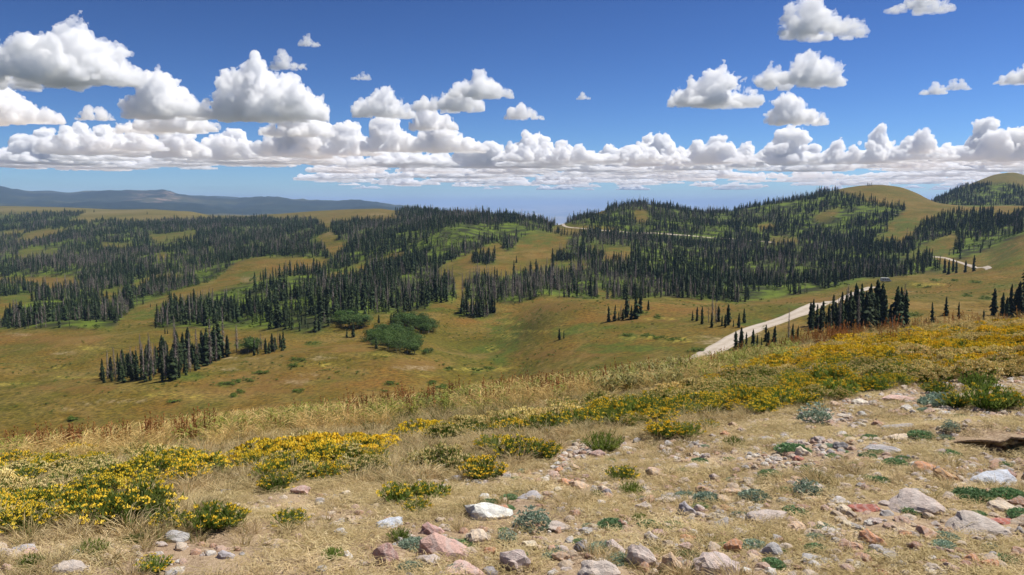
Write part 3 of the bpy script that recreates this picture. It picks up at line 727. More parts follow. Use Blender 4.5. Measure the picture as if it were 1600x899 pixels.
M_aspbark = foliage_mat('aspen_bark', [(.30, .29, .24), (.48, .46, .38)], .8, 0, 8, .03)
ASP = [(limbs(g, M_aspbark), leaf_ball(g, 900, 11, .030).mesh('crown', [M_aspen])) for _ in range(4)]
BUSH = [leaf_ball(g, 110, 5, .07, .9, .0).mesh('bush', [M_under]) for _ in range(3)]

# ------------------------------------------------------------------ instanced masses
def variants(name, meshes):
    c = bpy.data.collections.new(name)
    for i, me in enumerate(meshes):
        o = bpy.data.objects.new(name + '_source_%02d' % i, me); c.objects.link(o)
    return c
def scatter(name, coll, n_var, pts, scl, rz, label, tilt=None, idx=None):
    me = bpy.data.meshes.new(name); n = len(pts)
    me.vertices.add(n); me.vertices.foreach_set('co', np.asarray(pts, np.float32).ravel())
    scl = np.asarray(scl, np.float32)
    if scl.ndim == 1: scl = np.repeat(scl[:, None], 3, 1)
    a = me.attributes.new('scl', 'FLOAT_VECTOR', 'POINT'); a.data.foreach_set('vector', scl.ravel())
    rot = np.zeros((n, 3), np.float32); rot[:, 2] = rz
    if tilt is not None: rot[:, :2] = tilt
    a = me.attributes.new('rt', 'FLOAT_VECTOR', 'POINT'); a.data.foreach_set('vector', rot.ravel())
    a = me.attributes.new('idx', 'INT', 'POINT'); a.data.foreach_set('value', (rng.integers(0, n_var, n) if idx is None else np.asarray(idx)).astype(np.int32))
    o = link(name, me)
    ng = bpy.data.node_groups.new(name + '_nodes', 'GeometryNodeTree')
    ng.interface.new_socket('Geometry', in_out='INPUT', socket_type='NodeSocketGeometry')
    ng.interface.new_socket('Geometry', in_out='OUTPUT', socket_type='NodeSocketGeometry')
    N = ng.nodes; L = ng.links
    gi = N.new('NodeGroupInput'); go = N.new('NodeGroupOutput')
    ci = N.new('GeometryNodeCollectionInfo'); ci.inputs['Collection'].default_value = coll
    ci.inputs['Separate Children'].default_value = True; ci.inputs['Reset Children'].default_value = True
    ip = N.new('GeometryNodeInstanceOnPoints'); ip.inputs['Pick Instance'].default_value = True
    def na(nm, ty):
        q = N.new('GeometryNodeInputNamedAttribute'); q.data_type = ty; q.inputs['Name'].default_value = nm; return q.outputs['Attribute']
    e = N.new('FunctionNodeEulerToRotation'); L.new(na('rt', 'FLOAT_VECTOR'), e.inputs[0])
    L.new(gi.outputs[0], ip.inputs['Points']); L.new(ci.outputs[0], ip.inputs['Instance'])
    L.new(na('idx', 'INT'), ip.inputs['Instance Index']); L.new(e.outputs[0], ip.inputs['Rotation']); L.new(na('scl', 'FLOAT_VECTOR'), ip.inputs['Scale'])
    L.new(ip.outputs[0], go.inputs[0])
    md = o.modifiers.new('scatter', 'NODES'); md.node_group = ng
    tag(o, label, kind='stuff'); return o

# ------------------------------------------------------------------ roads
rm, nt, b = new_mat('road_gravel', .95, .1)
pos = nt.pos(); n1 = nt.noise(.35, pos, 5, .6); n2 = nt.noise(3, pos, 4)
c = nt.ramp(n1, [(.3, (.30, .25, .19)), (.5, (.42, .36, .29)), (.7, (.52, .46, .38))]); c = nt.mix(nt.fr(n2, .3, .8), c, (.35, .28, .21))
c = nt.mix(nt.math('MULTIPLY', nt.attr('rut'), .5), c, (.56, .50, .43))
nt.link(c, b.inputs['Base Color'])
ROADXY = []
def road(name, pts, width, label, dmin=100, ext=None):
    w = np.array([hit(x, y, dmin)[:2] for x, y in pts])
    if ext: w = np.vstack([[[w[0][0] + ext[0], w[0][1] + ext[1]]], w])
    s = np.r_[0, np.cumsum(np.hypot(*np.diff(w, axis=0).T))]
    n = max(20, int(s[-1] / 2.5)); q = np.linspace(0, s[-1], n)
    cx = np.interp(q, s, w[:, 0]); cy = np.interp(q, s, w[:, 1])
    k = min(9, n // 3); ker = np.hanning(2 * k + 1); ker /= ker.sum()
    cx = np.convolve(np.pad(cx, k, mode='edge'), ker, 'valid'); cy = np.convolve(np.pad(cy, k, mode='edge'), ker, 'valid')
    tx, ty = np.gradient(cx), np.gradient(cy); L = np.hypot(tx, ty); nx, ny = -ty / L, tx / L
    m = 9; u = np.linspace(-1, 1, m)
    wob = 1 + .10 * fbm(q / 12, q * 0, 77, 3)
    X = cx[:, None] + nx[:, None] * u * (width / 2 * wob)[:, None]; Y = cy[:, None] + ny[:, None] * u * (width / 2 * wob)[:, None]
    Z = grid_z(X, Y); zc = Z[:, m // 2:m // 2 + 1]
    Z = Z + .16 + .25 * (1 - u ** 2)[None] * 0
    Z[:, 0] -= .3; Z[:, -1] -= .3
    i, j = np.mgrid[0:n - 1, 0:m - 1]; q0 = (i * m + j).ravel()
    me = mesh_from(name, np.stack([X, Y, Z], -1).reshape(-1, 3), np.stack([q0, q0 + 1, q0 + m + 1, q0 + m], 1), rm, True)
    a = me.attributes.new('rut', 'FLOAT', 'POINT'); a.data.foreach_set('value', np.tile(np.exp(-((np.abs(u) - .42) / .2) ** 2), n).astype(np.float32))
    o = link(name, me); tag(o, label, kind='structure'); ROADXY.append((cx, cy, width)); return o
road('gravel_road', [(1071, 573), (1084, 565), (1105, 553), (1125, 542), (1150, 526), (1187, 510), (1200, 506), (1250, 491), (1300, 472), (1325, 462), (1350, 451), (1370, 447)], 7.5, 'pale gravel road climbing from behind the flowers to the forest edge', ext=(-32, -50))
road('forest_road', [(1454, 401), (1478, 403), (1500, 410), (1520, 416), (1546, 422)], 4.0, 'short visible stretch of gravel road below the right slope', 350)
road('saddle_road', [(866, 351), (880, 354), (900, 357), (920, 359), (940, 360), (968, 361), (1000, 365), (1063, 368), (1092, 369), (1125, 373), (1150, 373), (1180, 377), (1215, 380)], 4.0, 'distant gravel road crossing the saddle between the wooded hills', 500)

# ------------------------------------------------------------------ trees
TREES = []    # x, y, h, dead, group id, label or None
ORD = ['first', 'second', 'third', 'fourth', 'fifth', 'sixth', 'seventh', 'eighth', 'ninth', 'tenth', 'eleventh', 'twelfth', 'thirteenth', 'fourteenth']
def listed(items, place, grp, dmin=100):
    """items: (px, base row, height px, dead?) named from left to right"""
    items = sorted(items)
    cnt = {0: 0, 1: 0}
    for it in items:
        px, py, h = it[:3]; dd = it[3] if len(it) > 3 else 0
        p = hit(px, py, dmin)
        if p is None: continue
        kind = 'grey dead spruce' if dd else 'dark green spruce'
        tot = sum(1 for q in items if (len(q) > 3 and q[3]) == bool(dd) or (not dd and len(q) <= 3))
        lab = '%s %s from the left %s' % (ORD[cnt[dd]], kind, place) if tot > 1 else 'single %s %s' % (kind, place)
        cnt[dd] += 1
        TREES.append((p[0], p[1], h * p[1] / F, dd, grp, lab))
def grove(poly, n, hr, dead, place, grp, dmin=100, hdead=None, hfun=None):
    P_ = np.array(poly, float); lo = P_.min(0); hi = P_.max(0)
    gg = np.random.default_rng(len(TREES) + n); k = 0; got = []
    mk = poly_mask([poly])
    for _ in range(6000):
        if k >= n: break
        x, y = gg.uniform(lo[0], hi[0]), gg.uniform(lo[1], hi[1])
        if not mk[min(899, int(y)), min(1599, max(0, int(x)))]: continue
        p = hit(x, y, dmin)
        if p is None or any((p[0] - q[0]) ** 2 + (p[1] - q[1]) ** 2 < 1.5 for q in got): continue
        got.append(p); k += 1
        dd = int(gg.random() < dead); r_ = (hdead or hr) if dd else hr
        h = gg.uniform(*r_) * (hfun(x) if hfun else 1)
        TREES.append((p[0], p[1], h * p[1] / F, dd, grp, ('grey dead spruce ' if dd else 'dark green spruce ') + place))
grove([(160, 599), (230, 598), (270, 597), (315, 576), (357, 557), (345, 548), (290, 560), (240, 572), (190, 582), (160, 590)], 130, (20, 54), .16, 'in the grove on the left meadow', 'left meadow grove', hdead=(44, 76), hfun=lambda x: .72 + .3 * min(1, (x - 160) / 120))
listed([(225, 594, 62, 1), (190, 592, 48, 1), (206, 590, 52, 1), (175, 594, 40, 1)], 'rising tall from the grove on the left meadow', 'snags of the left meadow grove')
grove([(396, 556), (447, 550), (447, 541), (400, 545)], 24, (11, 31), .25, 'in the small grove left of the aspens', 'small grove left of the aspens')
listed([(542, 527, 15), (552, 527, 23)], 'just left of the big aspen clump', 'spruces left of the aspen clump')
listed([(588, 545, 20), (592, 505, 14), (611, 505, 16), (621, 504, 18, 1), (616, 506, 20)], 'poking out of the aspen clump', 'spruces in the aspen clump')
grove([(715, 492), (735, 498), (756, 499), (776, 489), (770, 482), (720, 482)], 26, (17, 28), .4, 'in the tight clump on the middle meadow', 'tight clump on the middle meadow')
listed([(874, 531, 19), (881, 529, 14)], 'alone on the middle meadow', 'pair alone on the middle meadow')
listed([(951, 503, 26), (960, 502, 27), (967, 500, 15), (973, 500, 20), (979, 496, 36), (986, 498, 22), (994, 498, 44), (1000, 490, 36), (1013, 485, 17), (970, 498, 24, 1), (983, 490, 26, 1)], 'in the short row above the middle meadow', 'short row above the middle meadow')
listed([(1082, 501, 17), (1089, 502, 24), (1097, 507, 30), (1112, 512, 24), (1122, 503, 26), (1128, 510, 18), (1138, 508, 34), (1133, 512, 22), (1146, 511, 12), (1154, 512, 24), (1163, 505, 24), (1107, 505, 28, 1), (1119, 506, 42, 1), (1113, 504, 46, 1)], 'in the loose row left of the road', 'loose row left of the gravel road')
listed([(1150, 546, 30), (1158, 546, 37), (1166, 540, 22), (1177, 541, 28), (1183, 539, 18), (1196, 534, 28), (1190, 541, 16), (1209, 541, 34), (1200, 541, 26), (1238, 532, 28), (1246, 530, 22), (1232, 534, 56, 1)], 'between the road and flower slope', 'trees between the gravel road and the flower slope')
grove([(1262, 520), (1300, 521), (1350, 523), (1400, 520), (1418, 512), (1414, 500), (1360, 500), (1300, 502), (1265, 508)], 78, (30, 74), .14, 'in the tall dense grove right of the gravel road', 'tall dense grove right of the road', hfun=lambda x: .62 + .38 * min(1, max(0, (x - 1290) / 50)))
listed([(1457, 504, 33), (1478, 493, 31), (1498, 498, 27), (1446, 513, 17)], 'standing free on the right slope', 'spruces standing free on the right slope')
listed([(1552, 493, 44), (1566, 494, 38), (1578, 496, 54), (1591, 496, 58), (1572, 497, 34), (1537, 500, 17), (1601, 492, 50), (1586, 490, 40)], 'in the clump at the right frame edge', 'clump at the right edge')
listed([(1476, 427, 24), (1482, 429, 24), (1494, 427, 20), (1508, 426, 20), (1521, 424, 26), (1489, 425, 22)], 'beside the road below the right slope', 'spruces below the right slope', 350)
listed([(370, 551, 46, 1)], 'tall and bare between the two left groves', 'bare snag', 100)
listed([(258, 522, 10), (262, 522, 8)], 'on the far rim of the left meadow', 'small spruces on the left rim', 100)
listed([(1356, 291, 6), (1359, 291, 5), (1362, 291, 6)], 'on the round grassy summit', 'scrub spruces on the grassy summit', 800)
listed([(147, 332, 5), (230, 335, 5), (239, 432, 6), (235, 480, 6), (540, 352, 12), (598, 346, 10), (133, 333, 6), (635, 407, 10), (807, 411, 12), (803, 420, 14), (514, 425, 6), (933, 466, 8), (332, 342, 8)], 'scattered over the far meadows', 'lone spruces on the far meadows', 350)
# the forest itself
gg = np.random.default_rng(99)
def ring(r0, r1, dens):
    a0, a1 = R(-42), R(40)
    n = int((a1 - a0) / 2 * (r1 * r1 - r0 * r0) * dens)
    a = gg.uniform(a0, a1, n); r = np.sqrt(gg.uniform(r0 * r0, r1 * r1, n)); return r * np.sin(a), r * np.cos(a)
FX = []
for r0, r1, dens in ((330, 700, .115), (700, 1200, .09), (1200, 2000, .054), (2000, 3300, .024)):
    x, y = ring(r0, r1, dens); z = grid_z(x, y); px, py = project(x, y, z)
    fw = sample(forest_m, px, py).astype(float)
    off = (px < 0) | (px >= 1600)
    fw = np.where(off, (fbm(x / 160, y / 160, 55, 3) > -.02), fw)
    far = (px > 1380) & (y > 1350)
    fw = np.where(far, sample(peak_m, px, py), fw)
    fw = fw * ((x * 0 + np.hypot(x, y) < 2650) | (px < 700))
    clump = fbm(x / 22, y / 22, 56, 3)
    keep = (fw > .5) & (clump + .7 * fbm(x / 70, y / 70, 59, 2) + gg.uniform(-.2, .2, len(x)) > -.10)
    for cx, cy, w in ROADXY:
        for i in range(0, len(x), 200000): pass
        m = (x > cx.min() - 9) & (x < cx.max() + 9) & (y > cy.min() - 9) & (y < cy.max() + 9)
        k = np.flatnonzero(m & keep)
        if len(k):
            d2 = ((x[k][:, None] - cx[::2][None]) ** 2 + (y[k][:, None] - cy[::2][None]) ** 2).min(1)
            near_r = d2 < (w / 2 + 3) ** 2
            keep[k[near_r]] = False
    x, y, z = x[keep], y[keep], z[keep]
    dz = fbm(x / 60, y / 60, 57, 3)
    pxk, pyk = project(x, y, z)
    dead = gg.random(len(x)) < np.clip(.29 + 1.0 * dz, .06, .72)
    h = gg.gamma(6, 1.0, len(x)) / 6 * 6.1 * (1 + .2 * fbm(x / 90, y / 90, 58, 2)); h = np.clip(h, 3, 13) * np.where(dead, 1.15, 1)
    FX.append(np.stack([x, y, z, h, dead], 1))
FX = np.vstack(FX)
def visible(pts):
    k = np.linspace(.06, .985, 160)[None, :]
    X = pts[:, 0:1] * k; Y = pts[:, 1:2] * k; Z = pts[:, 2:3] * k
    return (grid_z(X, Y) < Z + .3).all(1)
fpx, fpy = project(FX[:, 0], FX[:, 1], FX[:, 2])
size = FX[:, 3] / FX[:, 1]; size[(fpx < 2) | (fpx > 1598)] = 0
tr_n = {0: sum(1 for t in TREES if not t[3]), 1: sum(1 for t in TREES if t[3])}
taken = np.zeros(len(FX), bool)
for dd in (0, 1):
    order = np.argsort(-size * (FX[:, 4] == dd))[:1500]
    P3 = FX[order, :3].copy(); P3[:, 2] += FX[order, 3] * .8
    vis = order[visible(P3)][:max(0, 298 - tr_n[dd])]
    taken[vis] = True
    for i in vis:
        x, y, z, h, _ = FX[i]; px = fpx[i]
        zone = [w for lim, w in ((110, 'by the left frame edge'), (250, 'left of the diagonal meadow'), (340, 'behind the left meadow grove'), (430, 'right of the diagonal meadow'), (520, 'left of the aspen clump'), (600, 'behind the aspen clump'), (690, 'right of the aspen clump'),
                (790, 'behind the tight meadow clump'), (870, 'above the central meadow'), (960, 'left of the short meadow row'), (1040, 'behind the short meadow row'), (1120, 'behind the loose row by the road'), (1200, 'above the left of the road'), (1300, 'above the middle of the road'), (1390, 'behind the camper van'), (1800, 'below the round summit')) if px < lim][0]
        TREES.append((x, y, h, dd, 'forest edge ' + zone, ('grey dead spruce' if dd else 'dark green spruce') + ' on the forest edge ' + zone))
gi_ = random.Random(3)
for x, y, h, dd, grp, lab in TREES:
    z = float(grid_z(x, y)) - .05
    tm, cm_ = gi_.choice(DED if dd else SPR)
    root = link('dead_spruce' if dd else 'spruce', None, None, (x, y, z)); root.empty_display_size = .5
    root.scale = (h * gi_.uniform(.85, 1.15),) * 2 + (h,); root.rotation_euler = (gi_.gauss(0, .02), gi_.gauss(0, .02), gi_.uniform(0, 6.28))
    tag(root, lab, 'tree', ('dead spruces: ' if dd else 'live spruces: ') + grp)
    link('trunk', tm, root); link('branches' if dd else 'crown', cm_, root)
rest = FX[~taken]
for dd, co, nm, lab in ((0, variants('spruce', FSPR), 'spruce_forest', 'dark spruce forest covering the hills behind the meadow'),
                        (1, variants('dead_spruce', FDED), 'dead_spruce_forest', 'grey dead spruces standing through the forest')):
    q = rest[rest[:, 4] == dd]
    hs = q[:, 3]; wd = gg.uniform(.95, 1.5, len(q)) * (1 + .25 * (q[:, 1] > 1200))
    scatter(nm, co, len(co.objects), q[:, :3], np.stack([hs * wd, hs * wd, hs], 1), gg.uniform(0, 6.28, len(q)), lab)
print('TREES', len(TREES), 'forest', len(rest))
# pale bushes and saplings on the forest floor
x, y = ring(360, 1150, .024); z = grid_z(x, y); px, py = project(x, y, z)
k = (sample(soft, px, py) > .3) & (fbm(x / 40, y / 40, 61, 3) > .0); s_ = gg.uniform(1.2, 3.2, k.sum())
scatter('undergrowth', variants('bush', BUSH), 3, np.stack([x, y, z], 1)[k], s_, gg.uniform(0, 6, k.sum()), 'light green bushes growing between the spruces')

# aspens
def aspens(poly, n, hr, lab, grp):
    P_ = np.array(poly, float); lo = P_.min(0); hi = P_.max(0); mk = poly_mask([poly]); got = []
    g2 = np.random.default_rng(n)
    for _ in range(4000):
        if len(got) >= n: break
        x, y = g2.uniform(lo[0], hi[0]), g2.uniform(lo[1], hi[1])
        if not mk[int(y), int(x)]: continue
        p = hit(x, y, 100)
        if any((p[0] - q[0]) ** 2 + (p[1] - q[1]) ** 2 < 5 for q in got): continue
        got.append(p)
        h = g2.uniform(*hr) * p[1] / F
        tm, cm_ = ASP[g2.integers(0, 4)]
        root = link('aspen', None, None, tuple(p)); w = g2.uniform(1.15, 1.6) * h
        root.scale = (w, w, h); root.rotation_euler[2] = g2.uniform(0, 6.28)
        tag(root, lab, 'tree', grp); link('trunk', tm, root); link('crown', cm_, root)
aspens([(572, 530), (585, 543), (625, 552), (650, 556), (656, 545), (640, 525), (610, 516), (585, 518)], 74, (11, 23), 'rounded green aspen in the large meadow clump', 'aspens of the large clump')
aspens([(612, 505), (640, 516), (672, 522), (678, 515), (660, 503), (630, 500)], 38, (12, 21), 'green aspen in the rear wing of the large clump', 'aspens behind the large clump')
aspens([(522, 500), (540, 514), (572, 516), (572, 503), (548, 497)], 12, (15, 22), 'green aspen between the large clump and the forest', 'aspens beside the forest edge')
aspens([(378, 548), (388, 552), (402, 550), (398, 543), (382, 543)], 6, (16, 24), 'low green aspen beside the small left grove', 'aspens beside the small left grove')
aspens([(655, 553), (668, 556), (679, 555), (672, 550)], 4, (6, 10), 'low aspen shoot at the right foot of the large clump', 'aspen shoots')
# juniper mats on the meadow
jr = np.array([(px, py, rx) for kd, px, py, rx, ry in PATCH if kd == 'g' and rx <= 14 and py > 430])
pts = []; sc_ = []
for px, py, rx in jr:
    for _ in range(int(4 + rx * 1.2)):
        p = hit(px + gg.normal(0, rx * .5), py + gg.normal(0, 1.2), 100)
        if p is not None: pts.append(p); s1_ = gg.uniform(.5, 1.3); sc_.append((s1_ * 1.5, s1_ * 1.5, s1_ * .7))
_q = np.random.default_rng(8)
_x, _y = ring(160, 520, .05); _z = grid_z(_x, _y); _px, _py = project(_x, _y, _z)
_k = (fbm(_x / 26, _y / 26, 64, 4) + .5 * fbm(_x / 5, _y / 5, 65, 2) > .20) & (sample(soft, _px, _py) < .4)
pts += list(np.stack([_x, _y, _z], 1)[_k]); sc_ += [(a_ * 1.3, a_ * 1.3, a_ * .55) for a_ in _q.uniform(.4, 1.3, _k.sum())]
print('MEADOW SHRUBS', len(pts))
scatter('meadow_shrubs', bpy.data.collections['bush'], 3, pts, sc_, gg.uniform(0, 6, len(pts)), 'low dark green juniper mats dotted over the meadow')
# ------------------------------------------------------------------ foreground: stones
sm, nt, b = new_mat('stone', .85, .25)
oi = nt.new('ObjectInfo'); oc = nt.coord()
n1 = nt.noise(2.2, oc, 6, .65); n2 = nt.noise(14, oc, 4, .7); n3 = nt.noise(5, oc, 3)
c = nt.mix(1.0, oi.outputs['Color'], nt.ramp(n1, [(.28, (.62, .62, .64)), (.5, (1, 1, 1)), (.72, (1.22, 1.16, 1.08))]), 'MULTIPLY')
c = nt.mix(1.0, c, nt.ramp(n2, [(.3, (.72, .72, .74)), (.5, (1, 1, 1)), (.7, (1.15, 1.15, 1.12))]), 'MULTIPLY')
wv = nt.new('TexWave'); wv.inputs['Scale'].default_value = 2.2; wv.inputs['Distortion'].default_value = 5; wv.inputs['Detail'].default_value = 4; nt.link(nt.mapping(oc, (.3, .3, 1.6)), wv.inputs['Vector'])
c = nt.mix(nt.math('MULTIPLY', nt.fr(wv.outputs['Fac'], .6, .9), .35), c, (.55, .50, .46))
c = nt.mix(nt.math('MULTIPLY', nt.fr(n3, .62, .72), .6), c, (.16, .155, .14))
nt.link(c, b.inputs['Base Color']); bump(nt, b, n2, .6, .04)
pm = sm.copy(); pm.name = 'pebble'
ptn = NT(pm)
for l in list(ptn.l):
    if l.from_node.type == 'OBJECT_INFO':
        ts = l.to_socket; ptn.l.remove(l)
        oi2 = ptn.new('ObjectInfo')
        ptn.link(ptn.ramp(oi2.outputs['Random'], [(0, (.60, .47, .34)), (.2, (.68, .56, .43)), (.35, (.58, .40, .30)), (.5, (.64, .54, .48)), (.65, (.48, .45, .43)), (.8, (.60, .37, .25)), (.92, (.80, .74, .66))], 'CONSTANT'), ts)
def stone_mesh(seed, cuts, rnd, name='stone', sub=3, mat=sm):
    g = np.random.default_rng(seed)
    bm = bmesh.new(); bmesh.ops.create_icosphere(bm, subdivisions=sub, radius=1)
    v = np.array([q.co for q in bm.verts])
    ax = []
    for _ in range(cuts):
        n = g.normal(size=3); n /= np.linalg.norm(n); ax.append((n, g.uniform(.56, .86)))
    for n, d in ax:
        s = v @ n; over = np.maximum(s - d, 0); v = v - over[:, None] * n * (1 - rnd)
    f = fbm(v[:, 0] * 1.3 + seed, v[:, 1] * 1.3 + v[:, 2] * 1.7, seed, 3)
    f2 = fbm(v[:, 0] * 4 + v[:, 2] * 3, v[:, 1] * 4 - v[:, 2] * 2 + seed, seed + 9, 3, .7)
    v = v * (1 + .30 * f + .13 * f2)[:, None]
    v /= np.abs(v).max(0)
    for q, p in zip(bm.verts, v): q.co = p
    me = bpy.data.meshes.new(name); bm.to_mesh(me); bm.free()
    me.materials.append(mat); me.polygons.foreach_set('use_smooth', [False] * len(me.polygons) if cuts > 7 else [True] * len(me.polygons)); me.update()
    return me
ANG = [stone_mesh(500 + i, 11, .05, sub=3) for i in range(8)]
ROU = [stone_mesh(600 + i, 8, .22) for i in range(6)]
SLB = [stone_mesh(700 + i, 10, .08) for i in range(5)]
CC = dict(white=(.58, .56, .53), pale=(.56, .49, .41), grey=(.40, .38, .38), dark=(.20, .19, .20), pink=(.44, .28, .24), rose=(.52, .36, .30), tan=(.52, .38, .25), ochre=(.50, .31, .15), orange=(.52, .27, .15), brown=(.34, .20, .14), red=(.40, .15, .11), greypink=(.46, .385, .34), cream=(.62, .52, .38), blue=(.52, .54, .60))
